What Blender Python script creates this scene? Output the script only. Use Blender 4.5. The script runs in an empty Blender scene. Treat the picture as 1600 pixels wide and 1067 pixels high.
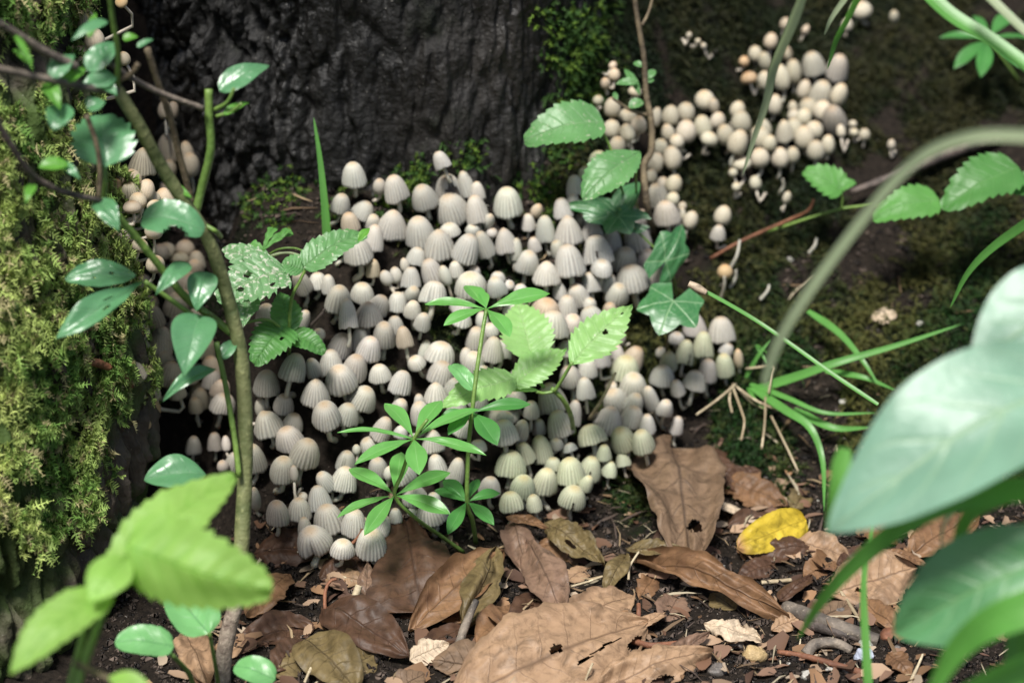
import bpy, math, random
import numpy as np
from mathutils import Vector, Matrix
rng = np.random.default_rng(11); random.seed(11)
SCN = bpy.context.scene
COL = SCN.collection
CM = 0.01                                     # everything below is written in centimetres

# ------------------------------------------------------------------ camera
CAM = np.array([0.0, -73.2, 41.2]); PITCH = math.radians(24)
LENS, SENS = 50.0, 22.3
cd = bpy.data.cameras.new('camera'); cam = bpy.data.objects.new('camera', cd); COL.objects.link(cam)
cam.location = CAM * CM; cam.rotation_euler = (math.radians(90) - PITCH, 0, 0)
cd.lens = LENS; cd.sensor_width = SENS; cd.clip_start = 0.02; cd.clip_end = 60
cd.dof.use_dof = True; cd.dof.focus_distance = 0.792; cd.dof.aperture_fstop = 5.6
SCN.camera = cam
# ------------------------------------------------------------------ light
SUN_EL, SUN_AZ = 64.0, -20.0                   # azimuth measured from behind the camera towards its right
w = bpy.data.worlds.new('World'); SCN.world = w; w.use_nodes = True
nt = w.node_tree; bg = nt.nodes['Background']
sky = nt.nodes.new('ShaderNodeTexSky'); sky.sky_type = 'NISHITA'; sky.sun_disc = False
sky.sun_elevation = math.radians(SUN_EL); sky.sun_rotation = math.radians(180 - SUN_AZ)
sky.air_density = 1.0; sky.dust_density = 3.0; sky.ozone_density = 1.0
nt.links.new(sky.outputs[0], bg.inputs[0]); bg.inputs[1].default_value = 0.05
sd = bpy.data.lights.new('sun', 'SUN'); sun = bpy.data.objects.new('sun', sd); COL.objects.link(sun)
sd.energy = 2.9; sd.angle = math.radians(13); sd.color = (1.0, 0.97, 0.92)
sun.location = (0.3, -0.6, 1.5)
_d = Vector((math.sin(math.radians(SUN_AZ)) * math.cos(math.radians(SUN_EL)), -math.cos(math.radians(SUN_AZ)) * math.cos(math.radians(SUN_EL)), math.sin(math.radians(SUN_EL))))
sun.rotation_euler = _d.to_track_quat('Z', 'Y').to_euler()
vs = SCN.view_settings; vs.view_transform = 'Standard'; vs.look = 'None'; vs.gamma = 1; vs.use_curve_mapping = False
vs.exposure = 1.1
SCN.unit_settings.system = 'METRIC'

# ------------------------------------------------------------------ maths helpers
_P = np.random.default_rng(5).permutation(256); _P = np.concatenate([_P, _P, _P])
_G = np.random.default_rng(6).normal(size=(256, 3)); _G /= np.linalg.norm(_G, axis=1)[:, None]
def perlin(x, y, z):
    x, y, z = np.broadcast_arrays(np.asarray(x, float), np.asarray(y, float), np.asarray(z, float))
    xi, yi, zi = np.floor(x).astype(int), np.floor(y).astype(int), np.floor(z).astype(int)
    xf, yf, zf = x - xi, y - yi, z - zi
    u, v, w_ = [t * t * t * (t * (t * 6 - 15) + 10) for t in (xf, yf, zf)]
    out = 0
    for i in (0, 1):
        for j in (0, 1):
            for k in (0, 1):
                h = _P[_P[_P[(xi + i) & 255] + ((yi + j) & 255)] + ((zi + k) & 255)]
                g = _G[h]
                d = g[..., 0] * (xf - i) + g[..., 1] * (yf - j) + g[..., 2] * (zf - k)
                out = out + d * (u if i else 1 - u) * (v if j else 1 - v) * (w_ if k else 1 - w_)
    return out * 1.5
def fbm(x, y, z, o=4):
    s, a, f = 0, 1, 1
    for i in range(o):
        s = s + a * perlin(x * f + 7.1 * i, y * f + 3.3 * i, z * f - 5.7 * i); a *= .5; f *= 2.03
    return s
def cells(u, v, seed=0):
    ui, vi = np.floor(u).astype(int), np.floor(v).astype(int); f1 = np.full(u.shape, 9.); f2 = f1.copy(); idn = np.zeros(u.shape)
    for i in (-1, 0, 1):
        for j in (-1, 0, 1):
            h = _P[_P[(ui + i + seed) & 255] + ((vi + j) & 255)]; h2 = _P[h + 57]
            d = np.hypot(ui + i + .1 + .8 * h / 255 - u, vi + j + .1 + .8 * h2 / 255 - v)
            nw = d < f1; f2 = np.where(nw, f1, np.minimum(f2, d)); f1 = np.where(nw, d, f1); idn = np.where(nw, h / 255., idn)
    return f1, f2, idn
def nrm(v): v = np.asarray(v, float); return v / max(np.linalg.norm(v), 1e-9)
def sstep(a, b, x): t = np.clip((np.asarray(x, float) - a) / (b - a), 0, 1); return t * t * (3 - 2 * t)
FPX = 1600 * LENS / SENS
FW = np.array([0, math.cos(PITCH), -math.sin(PITCH)]); UPV = np.array([0, math.sin(PITCH), math.cos(PITCH)]); RT = np.array([1.0, 0, 0])
def ray(px, py): return nrm(FW + RT * (px - 800) / FPX + UPV * (533.5 - py) / FPX)
def P(px, py, d): return CAM + ray(px, py) * d
def project(p):
    v = np.asarray(p) - CAM; z = v @ FW
    return 800 + FPX * (v @ RT) / z, 533.5 - FPX * (v @ UPV) / z
def mpp(d): return d / FPX

# ------------------------------------------------------------------ ground, trunk and stump shapes
GX = [-300, -20, -14, -11.5, -9.5, -6, -1, 3, 7, 11, 15, 19, 300]
GF = [4, 4, 5.5, 5.0, 0.2, -0.2, 1.6, 4.6, 8.0, 6.5, 5, 4, 4]
GS = [1.0, 1.1, 1.25, 1.25, 1.2, 1.15, 1.15, 1.25, 1.15, .72, .55, .5, .5]
def H(x, y):
    x = np.asarray(x, float); y = np.asarray(y, float)
    yf = np.interp(x, GX, GF); s = np.interp(x, GX, GS)
    k = .9; t = np.clip((y - yf) / k, -40, 60)
    b = s * k * np.log1p(np.exp(t))
    top = np.where(x < -9, 10.8 + 19 * sstep(-11.5, -14, x), 10.8 + 19 * sstep(0, 2.5, x))
    b = top - np.log1p(np.exp(np.clip((top - b) / 1.2, -40, 60))) * 1.2
    fall = np.where(y < -30, 0, 0)
    return b + .35 * perlin(x / 4.2, y / 4.2, 3.1) + .16 * perlin(x / 1.7, y / 1.7, 8.3) + .12 * np.clip(x - 8, 0, 12) * sstep(-8, 6, y) * .6 + fall
TC = np.array([-5.0, 24.0])
def trunk_r(th, z):                             # th = 0 faces the camera, positive to the right
    th = np.asarray(th, float)
    r = 14.2 - 4.2 * sstep(.2, 1.3, th) - 4.0 * sstep(.45, 1.35, -th) * .9
    r = r + .3 * perlin(th * 2.2, 0 * th, np.asarray(z) / 16.) + .3 * perlin(th * 6 + 4, 0 * th, np.asarray(z) / 9.)
    return r - .012 * (np.asarray(z) - 10)
def log_c(z): return -24.2 + .0 * z, 0.5 + .10 * (z - 6)
def log_r(th, z):
    z = np.asarray(z, float)
    r = np.interp(z, [-2, 4, 8, 13, 20, 40], [10.8, 11.1, 10.7, 10.0, 8.7, 7.8])
    return r + .7 * perlin(np.sin(th) * 2.2, np.cos(th) * 2.2, z / 5.) + .35 * perlin(np.sin(th) * 5, np.cos(th) * 5, z / 2.2)
def solid(p):
    x, y, z = p[..., 0], p[..., 1], p[..., 2]
    s = z < H(x, y)
    dx, dy = x - TC[0], y - TC[1]
    s |= (np.hypot(dx, dy) < trunk_r(np.arctan2(dx, -dy), z)) & (z < 150)
    cx, cy = log_c(z); dx, dy = x - cx, y - cy
    s |= np.hypot(dx, dy) < log_r(np.arctan2(dx, -dy), z)
    return s
_DS = np.arange(50, 150, .12)
_hc = {}
def hit(px, py):
    k = (round(px), round(py))
    if k not in _hc:
        pts = CAM + ray(*k)[None] * _DS[:, None]
        s = solid(pts); i = int(np.argmax(s)) if s.any() else len(_DS) - 1
        _hc[k] = float(_DS[i])
    return _hc[k]
def gnd(px, py, lift=0.0): return P(px, py, hit(px, py) - lift)

# ------------------------------------------------------------------ object helpers
ORG = {}
def tag(o, label, cat, group=None, kind=None):
    if label: o['label'] = label
    if cat: o['category'] = cat
    if group: o['group'] = group
    if kind: o['kind'] = kind
    return o
def thing(name, loc, label, cat, group=None):
    o = bpy.data.objects.new(name, None); COL.objects.link(o); o.empty_display_size = .005
    o.location = np.asarray(loc) * CM; ORG[o.name] = np.asarray(loc, float)
    return tag(o, label, cat, group)
def make_mesh(name, V, F, mat=None, uv=None, col=None, smooth=True):
    me = bpy.data.meshes.new(name); V = np.asarray(V, np.float64)
    if isinstance(F, np.ndarray):
        n, k = F.shape
        me.vertices.add(len(V)); me.vertices.foreach_set('co', (V * CM).ravel())
        me.loops.add(n * k); me.loops.foreach_set('vertex_index', F.astype(np.int32).ravel())
        me.polygons.add(n); me.polygons.foreach_set('loop_start', np.arange(0, n * k, k, dtype=np.int32))
        me.update(calc_edges=True)
    else:
        me.from_pydata((V * CM).tolist(), [], F); me.update()
    if smooth: me.polygons.foreach_set('use_smooth', np.ones(len(me.polygons), bool))
    if uv is not None:
        li = np.empty(len(me.loops), np.int32); me.loops.foreach_get('vertex_index', li)
        l = me.uv_layers.new(name='UVMap'); l.data.foreach_set('uv', np.asarray(uv, np.float32)[li].ravel())
    if col is not None:
        a = me.color_attributes.new('tint', 'FLOAT_COLOR', 'POINT')
        c = np.ones((len(V), 4), np.float32); c[:, :3] = col; a.data.foreach_set('color', c.ravel())
    if mat: me.materials.append(mat)
    me.validate()
    return me
def mesh_obj(name, V, F, mat, parent=None, org=None, **kw):
    o0 = ORG[parent.name] if parent is not None else (np.asarray(org, float) if org is not None else np.zeros(3))
    # a sub-part's parent may itself be a child: its world origin is stored too
    me = make_mesh(name, np.asarray(V) - o0, F, mat, **kw)
    o = bpy.data.objects.new(name, me); COL.objects.link(o)
    if parent is not None: o.parent = parent
    else: o.location = o0 * CM
    ORG[o.name] = o0
    return o
def grid_faces(n, m, wrap=False):
    i, j = np.meshgrid(np.arange(n - 1), np.arange(m if wrap else m - 1), indexing='ij')
    a = i * m + j; b = i * m + (j + 1) % m; c = (i + 1) * m + (j + 1) % m; d = (i + 1) * m + j
    return np.stack([a.ravel(), b.ravel(), c.ravel(), d.ravel()], 1)
def spline(pts, n):
    pts = np.asarray(pts, float)
    if len(pts) == 2: t = np.linspace(0, 1, n)[:, None]; return pts[0] * (1 - t) + pts[1] * t
    q = np.vstack([2 * pts[0] - pts[1], pts, 2 * pts[-1] - pts[-2]])
    ts = np.linspace(0, len(pts) - 1, n); i = np.minimum(ts.astype(int), len(pts) - 2); f = (ts - i)[:, None]
    a, b, c, d = q[i], q[i + 1], q[i + 2], q[i + 3]
    return .5 * (2 * b + (c - a) * f + (2 * a - 5 * b + 4 * c - d) * f ** 2 + (3 * b - a - 3 * c + d) * f ** 3)
def frames(c):
    t = np.gradient(c, axis=0); t /= np.linalg.norm(t, axis=1)[:, None] + 1e-9
    ref = np.array([0.13, -.9, .37]); s = np.cross(t, ref); s /= np.linalg.norm(s, axis=1)[:, None] + 1e-9
    return t, s, np.cross(t, s)
def tube_geo(pts, rad, n=16, sides=8, knob=0.0):
    c = spline(pts, n); rad = np.interp(np.linspace(0, 1, n), np.linspace(0, 1, len(rad)), rad)
    t, s, b = frames(c); a = np.linspace(0, 2 * np.pi, sides, endpoint=False)
    r = rad[:, None] * np.ones(sides)[None]
    if knob: r = r * (1 + knob * perlin(c[:, 0:1] * 2.3 + np.cos(a)[None], c[:, 2:3] * 2.3 + np.sin(a)[None], c[:, 1:2] * 2))
    V = c[:, None] + r[..., None] * (np.cos(a)[None, :, None] * s[:, None] + np.sin(a)[None, :, None] * b[:, None])
    V = V.reshape(-1, 3); F = grid_faces(n, sides, True)
    V = np.vstack([V, c[0], c[-1]]); k = n * sides
    cap = [[(j + 1) % sides, j, k, k] for j in range(sides)] + [[(n - 1) * sides + j, (n - 1) * sides + (j + 1) % sides, k + 1, k + 1] for j in range(sides)]
    uv = np.stack([np.repeat(np.linspace(0, 1, n), sides), np.tile(np.linspace(0, 1, sides), n)], 1); uv = np.vstack([uv, [0, 0], [1, 0]])
    Fl = F.tolist() + [f[:3] for f in cap]
    return V, Fl, uv
def tube(name, pts, rad, mat, parent=None, n=None, sides=8, knob=0.0, **kw):
    V, F, uv = tube_geo(pts, rad, n or max(6, 5 * len(pts)), sides, knob)
    return mesh_obj(name, V, F, mat, parent, uv=uv, **kw)
PROF = {
 'ovate': lambda u: np.sin(np.pi * u ** .62) ** .85, 'ellip': lambda u: np.sin(np.pi * u) ** .75,
 'lance': lambda u: np.sin(np.pi * u ** .8), 'obl': lambda u: np.sin(np.pi * u ** 1.45) ** .9,
 'round': lambda u: np.clip(1 - (2 * u - 1) ** 2, 0, 1) ** .42 * (1 - .22 * u), 'cord': lambda u: np.clip(1 - (2 * u - 1) ** 2, 0, 1) ** .36 * (1.12 - .62 * u),
 'wedge': lambda u: (.12 + u) ** .8 * np.clip((1 - u) / .08, 0, 1) ** .5, 'grass': lambda u: np.clip(1 - u, 0, 1) ** .55 * (.55 + .45 * np.clip(u * 6, 0, 1)),
 'beech': lambda u: np.sin(np.pi * u ** .85) ** .7}
def leaf_geo(p0, p1, width, prof='ovate', face=None, bend=.12, fold=.2, curl=0., wave=.04, ser=(0, 0), holes=(), twist=0., nu=26, nv=10, seed=0, torn=0., lobes=0, quilt=0., side_bend=0., droop=0., crinkle=0.):
    if holes: nu, nv = max(nu, 110), max(nv, 30)
    p0, p1 = np.asarray(p0, float), np.asarray(p1, float); ax = p1 - p0; L = np.linalg.norm(ax); ax = ax / L
    mid = (p0 + p1) / 2
    if face is None: face = .55 * nrm(CAM - mid) + .65 * np.array([0, 0, 1.])
    nn = nrm(face - ax * (face @ ax)); sd_ = np.cross(ax, nn)
    u = np.linspace(0, 1, nu); v = np.linspace(-1, 1, nv * 2 + 1)
    U, Vv = np.meshgrid(u, v, indexing='ij')
    w_ = PROF[prof](np.clip(U, 0, 1)) * width / 2 + width * .004
    edge = np.abs(Vv) ** 2.5; k = np.ones_like(U); fwd = 0
    if ser[0]:
        saw = (U * ser[0] + .13 * Vv) % 1.0
        k = 1 + edge * ser[1] * (saw - .6); fwd = edge * ser[1] * .22 * saw * width * .5
    if lobes: k = k * (1 - edge * .28 * (.5 + .5 * np.cos(U * 2 * np.pi * lobes)))
    if torn: k = k * (1 - edge * torn * np.clip(fbm(U * 6 + seed * 3.7, Vv * 1.2 + seed, seed * 1.3, 4) + .25, 0, 1.2))
    tw = twist * (U - .2)
    x = Vv * w_ * k; a = np.abs(x)
    z = fold * a + curl * x * np.abs(x) / (width / 2) + wave * L * perlin(U * 2.6 + seed * 1.7, Vv * 1.3, seed * 2.3) + wave * .5 * L * edge * perlin(U * 7 + seed, Vv, seed * 1.1 + 9)
    z = z + bend * L * 4 * U * (1 - U) - droop * L * U ** 2
    if crinkle: z = z + crinkle * L * (perlin(U * 8 + seed * 2.1, Vv * 2.6, seed * .7) + .5 * perlin(U * 19 + seed, Vv * 6, seed * 1.9))
    if quilt: z = z + quilt * np.abs(np.sin(np.pi * (U * 8 - .9 * np.abs(Vv)))) * (1 - edge)
    if curl > 1.2 or curl < -1.2:                 # a rolled leaf: wrap the cross-section round an arc
        R = width / abs(curl); ang = x / R; xs = R * np.sin(ang); z = z - curl * x * np.abs(x) / (width / 2) + np.sign(curl) * R * (1 - np.cos(ang)); x = xs
    xr = x * np.cos(tw) - z * np.sin(tw) * (np.abs(twist) > 0); zr = z * np.cos(tw) + x * np.sin(tw)
    xr = xr + side_bend * L * 4 * U * (1 - U)
    V = p0 + ax * (U * L + fwd)[..., None] + sd_ * xr[..., None] + nn * zr[..., None]
    F = grid_faces(nu, nv * 2 + 1)
    if holes:
        uc = U.ravel()[F].mean(1); vc = Vv.ravel()[F].mean(1); keep = np.ones(len(F), bool)
        for (hu, hv, ru, rv) in holes: keep &= ((uc - hu) / ru) ** 2 + ((vc - hv) / rv) ** 2 > 1 + .7 * perlin(uc * 40, vc * 14, seed + hu)
        F = F[keep]
    uv = np.stack([U.ravel(), Vv.ravel() * .5 + .5], 1)
    return V.reshape(-1, 3), F, uv
def leaf(name, p0, p1, width, mat, parent=None, rest=None, **kw):
    V, F, uv = leaf_geo(p0, p1, width, **kw)
    if rest is not None:
        h = H(V[:, 0], V[:, 1]) + rest; V[:, 2] = np.where(V[:, 2] < h, h + .15 * (V[:, 2] - h) * 0, V[:, 2])
    o = mesh_obj(name, V, F, mat, parent, org=None if parent is not None else p0, uv=uv)
    return o

# ------------------------------------------------------------------ materials
class MatB:
    def __init__(s, name):
        s.m = bpy.data.materials.new(name); s.m.use_nodes = True; s.t = s.m.node_tree; s.t.nodes.clear()
        s.out = s.t.nodes.new('ShaderNodeOutputMaterial')
    def n(s, typ, ins=None, **pr):
        nd = s.t.nodes.new('ShaderNode' + typ)
        for k, v in pr.items(): setattr(nd, k, v)
        for k, v in (ins or {}).items(): s.set(nd.inputs[k], v)
        return nd
    def set(s, sock, v):
        if hasattr(v, 'is_output'): s.t.links.new(v, sock)
        else:
            if hasattr(sock.default_value, '__len__') and not hasattr(v, '__len__'): v = (v, v, v, 1)[:len(sock.default_value)]
            if hasattr(v, '__len__') and len(sock.default_value) == 4 and len(v) == 3: v = (*v, 1)
            sock.default_value = v
    def math(s, op, a, b=0., c=0., clamp=False):
        return s.n('Math', {0: a, 1: b, 2: c}, operation=op, use_clamp=clamp).outputs[0]
    def mix(s, f, a, b, mode='MIX'):
        return s.n('Mix', {0: f, 6: a, 7: b}, data_type='RGBA', blend_type=mode).outputs[2]
    def noise(s, vec, scale, det=4, rough=.55, dist=0.):
        return s.n('TexNoise', {'Vector': vec, 'Scale': scale, 'Detail': det, 'Roughness': rough, 'Distortion': dist})
    def ramp(s, f, stops):
        r = s.n('ValToRGB', {0: f}); e = r.color_ramp.elements
        while len(e) < len(stops): e.new(.5)
        for i, (p, c) in enumerate(stops):
            e[i].position = p; e[i].color = (*c, 1) if hasattr(c, '__len__') else (c, c, c, 1)
        return r.outputs[0]
    def coord(s, which='Object'): return s.n('TexCoord').outputs[which]
    def bump(s, h, dist=.001, strength=1.): return s.n('Bump', {'Height': h, 'Distance': dist, 'Strength': strength}).outputs[0]
    def bsdf(s, **k):
        names = {'color': 'Base Color', 'rough': 'Roughness', 'spec': 'Specular IOR Level', 'normal': 'Normal', 'sss': 'Subsurface Weight', 'coat': 'Coat Weight', 'sheen': 'Sheen Weight'}
        b = s.n('BsdfPrincipled', {names[a]: v for a, v in k.items()}); return b
    def end(s, sh): s.t.links.new(sh.outputs[0] if hasattr(sh, 'outputs') else sh, s.out.inputs[0]); return s.m
def hsl(c, k): return tuple(min(1, x * k) for x in c)

def cap_mat():
    b = MatB('mushroom_cap_skin'); at = b.n('Attribute', attribute_name='tint').outputs['Color']
    oi = b.n('ObjectInfo'); co = b.coord()
    sc = b.n('VectorMath', {0: co, 1: oi.outputs['Location']}, operation='ADD').outputs[0]
    n1 = b.noise(sc, 3.0, 3); n2 = b.noise(sc, 14, 2)
    c = b.mix(1, at, oi.outputs['Color'], 'MULTIPLY')
    c = b.mix(b.math('MULTIPLY', b.math('SUBTRACT', n1.outputs[0], .45, clamp=True), .9), c, (.40, .34, .27))
    c = b.mix(b.math('MULTIPLY', b.math('GREATER_THAN', n2.outputs[0], .655), .6), c, (.16, .11, .065))
    s = b.bsdf(color=c, rough=.62, spec=.3, normal=b.bump(n2.outputs[0], .002, .12), sss=.18)
    s.inputs['Subsurface Radius'].default_value = (.003, .0027, .0021); s.inputs['Subsurface Scale'].default_value = 1.0
    return b.end(s)
def stem_mat():
    b = MatB('mushroom_stem_flesh'); n = b.noise(b.coord(), 160, 3)
    c = b.ramp(n.outputs[0], [(.3, (.34, .29, .22)), (.7, (.55, .5, .41))])
    return b.end(b.bsdf(color=c, rough=.5, sss=.15, spec=.4, normal=b.bump(n.outputs[0], .0003, .4)))
def leaf_mat(name, base, vein, n=7, slant=.45, rough=.38, trans=.35, tcol=None, spots=0., spotcol=(.5, .48, .36), veinw=.08, bump=.35, dry=False, fine=0., patch=None, dark=None, spec=.5, tip=None):
    b = MatB(name); uv = b.n('UVMap').outputs[0]; sx = b.n('SeparateXYZ', {0: uv})
    u = sx.outputs[0]; v = b.math('ABSOLUTE', b.math('MULTIPLY_ADD', sx.outputs[1], 2., -1.))
    ob = b.coord(); big = b.noise(ob, 70, 4); sm = b.noise(ob, 420, 3)
    wob = b.math('MULTIPLY_ADD', big.outputs[0], .10, -.05)
    ph = b.math('MULTIPLY', b.math('ADD', b.math('SUBTRACT', u, b.math('MULTIPLY', v, slant / n * 2.2)), b.math('MULTIPLY', wob, .6)), float(n))
    fr = b.math('ABSOLUTE', b.math('SUBTRACT', b.math('FRACT', ph), .5))       # 0 on a vein
    lat = b.math('MULTIPLY', b.math('SUBTRACT', 1., b.math('DIVIDE', fr, veinw), clamp=True), b.math('SUBTRACT', 1.05, v, clamp=True))
    midr = b.math('SUBTRACT', 1., b.math('DIVIDE', v, .055), clamp=True)
    vn = b.math('MAXIMUM', b.math('MULTIPLY', lat, .75), midr)
    c = b.mix(big.outputs[0], hsl(base, .72), hsl(base, 1.3))
    if dark: c = b.mix(b.math('MULTIPLY', b.math('SUBTRACT', big.outputs[0], .5, clamp=True), 5., clamp=True), c, dark)
    if patch:                                     # brown decayed end of a leaf
        f = b.math('MULTIPLY', b.math('SUBTRACT', b.math('ADD', u, b.math('MULTIPLY', wob, 3.)), patch[0], clamp=True), 9., clamp=True); c = b.mix(f, c, patch[1])
    c = b.mix(b.math('MULTIPLY', vn, .8), c, vein)
    if dry:
        mo = b.noise(ob, 160, 6, .7, 1.2); c = b.mix(b.math('MULTIPLY', b.math('SUBTRACT', mo.outputs[0], .47, clamp=True), 4.5, clamp=True), c, hsl(base, .42)); ed_ = b.math('MULTIPLY', b.math('SUBTRACT', b.math('ADD', v, b.math('MULTIPLY', wob, 4.)), .82, clamp=True), 3.5, clamp=True); c = b.mix(ed_, c, hsl(base, .5)); spec = spec * .5
    if fine: c = b.mix(b.math('MULTIPLY', b.math('SUBTRACT', sm.outputs[0], .45, clamp=True), fine, clamp=True), c, hsl(base, .45))
    if spots:
        sp = b.noise(ob, 620, 3, .6); f = b.math('MULTIPLY', b.math('GREATER_THAN', sp.outputs[0], 1 - spots), .85); c = b.mix(f, c, spotcol)
    hgt = b.math('ADD', b.math('MULTIPLY', vn, -.6 if not dry else .6), b.math('MULTIPLY', sm.outputs[0], .5))
    nm = b.bump(hgt, .0006, bump)
    p = b.bsdf(color=c, rough=rough, spec=spec, normal=nm)
    if trans:
        t = b.n('BsdfTranslucent', {'Color': b.mix(.5, c, tcol or hsl(base, 2.2)), 'Normal': nm})
        return b.end(b.n('MixShader', {0: trans, 1: p.outputs[0], 2: t.outputs[0]}))
    return b.end(p)
def bark_mat(name, a, c, wet=.3, scale=60, moss=0., mcol=(.03, .06, .01), pcol=(.05, .033, .02), spec=.35):
    b = MatB(name); ob = b.coord(); mp = b.n('Mapping', {'Vector': ob, 'Scale': (1, 1, .35)}).outputs[0]
    n = b.noise(mp, scale, 8, .65, .6); n2 = b.noise(ob, scale * 6, 4); n3 = b.noise(ob, 22, 4)
    col = b.ramp(n.outputs[0], [(.3, a), (.55, hsl(c, .7)), (.75, c)])
    if moss: col = b.mix(b.math('MULTIPLY', b.math('SUBTRACT', n3.outputs[0], 1 - moss, clamp=True), 9., clamp=True), col, mcol)
    pat = b.noise(ob, 9, 4); col = b.mix(b.math('MULTIPLY', b.math('SUBTRACT', pat.outputs[0], .52, clamp=True), 3.5, clamp=True), col, b.mix(n.outputs[0], hsl(a, .8), pcol))
    gl = b.noise(ob, 900, 2); col = b.mix(b.math('MULTIPLY', b.math('GREATER_THAN', gl.outputs[0], .735), .5), col, (.4, .38, .33))  # sparse pale specks, glints painted into the bark colour
    h = b.math('ADD', n.outputs[0], b.math('MULTIPLY', n2.outputs[0], .5))
    r = b.ramp(n3.outputs[0], [(.35, .28 if wet > .2 else .6), (.65, .8)])
    return b.end(b.bsdf(color=col, rough=r, spec=spec, normal=b.bump(h, .0025, .9)))
def tint_mat(name, rough=.7, trans=.25, spec=.3):
    b = MatB(name); at = b.n('Attribute', attribute_name='tint').outputs['Color']
    p = b.bsdf(color=at, rough=rough, spec=spec)
    if not trans: return b.end(p)
    return b.end(b.n('MixShader', {0: trans, 1: p.outputs[0], 2: b.n('BsdfTranslucent', {'Color': at}).outputs[0]}))
def soil_mat():
    b = MatB('damp_soil'); ob = b.coord(); n = b.noise(ob, 45, 6, .6); n2 = b.noise(ob, 420, 5, .65); n3 = b.noise(ob, 14, 3)
    at = b.n('Attribute', attribute_name='tint').outputs['Color']
    c = b.ramp(n2.outputs[0], [(.35, (.005, .004, .003)), (.6, (.02, .015, .011)), (.8, (.075, .056, .043))])
    c = b.mix(b.math('MULTIPLY', n.outputs[0], .5), c, (.014, .010, .007))
    c = b.mix(at, c, b.ramp(n2.outputs[0], [(.3, (.002, .004, .001)), (.7, (.009, .014, .004))]))
    return b.end(b.bsdf(color=c, rough=.85, spec=.15, normal=b.bump(b.math('ADD', n2.outputs[0], n.outputs[0]), .002, .8)))
def twig_mat(name, a, c, scale=120, rough=.7):
    b = MatB(name); ob = b.coord(); n = b.noise(ob, scale, 5, .65); n2 = b.noise(ob, scale * 4, 3); n3 = b.noise(ob, scale * .35, 3)
    col = b.ramp(n.outputs[0], [(.32, a), (.62, c)]); col = b.mix(b.math('MULTIPLY', b.math('SUBTRACT', n3.outputs[0], .5, clamp=True), 5., clamp=True), col, hsl(a, .8)); col = b.mix(b.math('MULTIPLY', b.math('GREATER_THAN', n2.outputs[0], .64), .5), col, hsl(c, 1.4))
    return b.end(b.bsdf(color=col, rough=rough, normal=b.bump(b.math('ADD', n.outputs[0], n2.outputs[0]), .0008, .6)))

M = {}
M['cap'] = cap_mat(); M['stem'] = stem_mat()
M['trunk'] = bark_mat('wet_black_bark', (.001, .001, .001), (.018, .0175, .0165), .4, 75, .40, (.008, .014, .004), (.05, .042, .034), .38)  # brownish patches paled towards grey, painting in lit bark
M['log'] = bark_mat('rotten_bark', (.004, .003, .003), (.15, .12, .09), .1, 60, .56, (.05, .085, .018))
M['soil'] = soil_mat(); M['moss'] = tint_mat('moss_shoots', .65, .3); M['crumb'] = tint_mat('soil_crumbs', .8, 0); M['litter'] = tint_mat('litter_scraps', .7, .1)
M['privet'] = leaf_mat('shrub_leaf', (.10, .27, .12), (.16, .34, .17), 6, .5, .32, .32, (.22, .55, .10), .24, (.16, .11, .05), veinw=.06, bump=.5, spec=.8)
M['privet_young'] = leaf_mat('young_shrub_leaf', (.13, .36, .05), (.2, .42, .1), 6, .5, .36, .45, (.3, .7, .05), veinw=.05)
M['nettle'] = leaf_mat('nettle_leaf', (.30, .54, .18), (.44, .64, .30), 8, .6, .42, .42, (.42, .82, .14), .31, (.55, .58, .42), veinw=.09, bump=.7)
M['bramble'] = leaf_mat('bramble_leaf', (.11, .27, .09), (.2, .37, .16), 7, .6, .42, .3, (.22, .5, .08), .35, (.5, .5, .38), veinw=.08, bump=.8)
M['bramble_dark'] = leaf_mat('dark_bramble_leaf', (.075, .22, .05), (.13, .3, .09), 7, .6, .45, .3, (.18, .45, .06), veinw=.08, bump=.7)
M['bleached'] = leaf_mat('bleached_leaf', (.14, .29, .12), (.28, .42, .22), 6, .6, .45, .3, (.25, .5, .12), .43, (.55, .56, .45), veinw=.1, bump=.8)
M['ivy'] = leaf_mat('ivy_leaf', (.018, .075, .025), (.22, .36, .20), 4, .9, .22, .1, (.05, .2, .03), veinw=.07, bump=.3, spec=.9)
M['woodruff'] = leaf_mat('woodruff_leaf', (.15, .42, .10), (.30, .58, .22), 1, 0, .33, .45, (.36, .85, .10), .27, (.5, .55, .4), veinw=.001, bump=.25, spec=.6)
M['woodruff_dark'] = leaf_mat('shaded_woodruff_leaf', (.07, .25, .055), (.15, .36, .12), 1, 0, .4, .38, (.12, .42, .05), veinw=.001, bump=.25)  # darker copy of the woodruff leaf, shade put into its colour
M['lemon'] = leaf_mat('soft_bright_leaf', (.34, .60, .13), (.17, .44, .05), 7, .6, .5, .55, (.6, .9, .06), .2, (.5, .5, .2), veinw=.16, bump=.4)
M['seedling'] = leaf_mat('seedling_leaf', (.17, .42, .15), (.07, .22, .08), 5, .6, .35, .35, (.3, .65, .14), veinw=.05, bump=.3)
M['broad'] = leaf_mat('broad_bluegreen_leaf', (.185, .34, .235), (.32, .47, .28), 6, .8, .42, .28, (.3, .55, .22), .23, (.5, .58, .36), veinw=.10, bump=.8, spec=.7)
M['broad_green'] = leaf_mat('broad_green_leaf', (.10, .27, .11), (.2, .38, .16), 7, .8, .42, .3, (.25, .6, .12), .23, (.4, .48, .3), veinw=.10, bump=.9, spec=.7)
M['blade_bright'] = leaf_mat('bright_blade', (.15, .42, .08), (.22, .5, .12), 1, 0, .4, .5, (.34, .8, .08), veinw=.001, bump=.2)
M['groundivy'] = leaf_mat('ground_ivy_leaf', (.11, .31, .065), (.18, .4, .13), 5, .7, .5, .35, (.16, .45, .05), veinw=.09, bump=.7)
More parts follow.
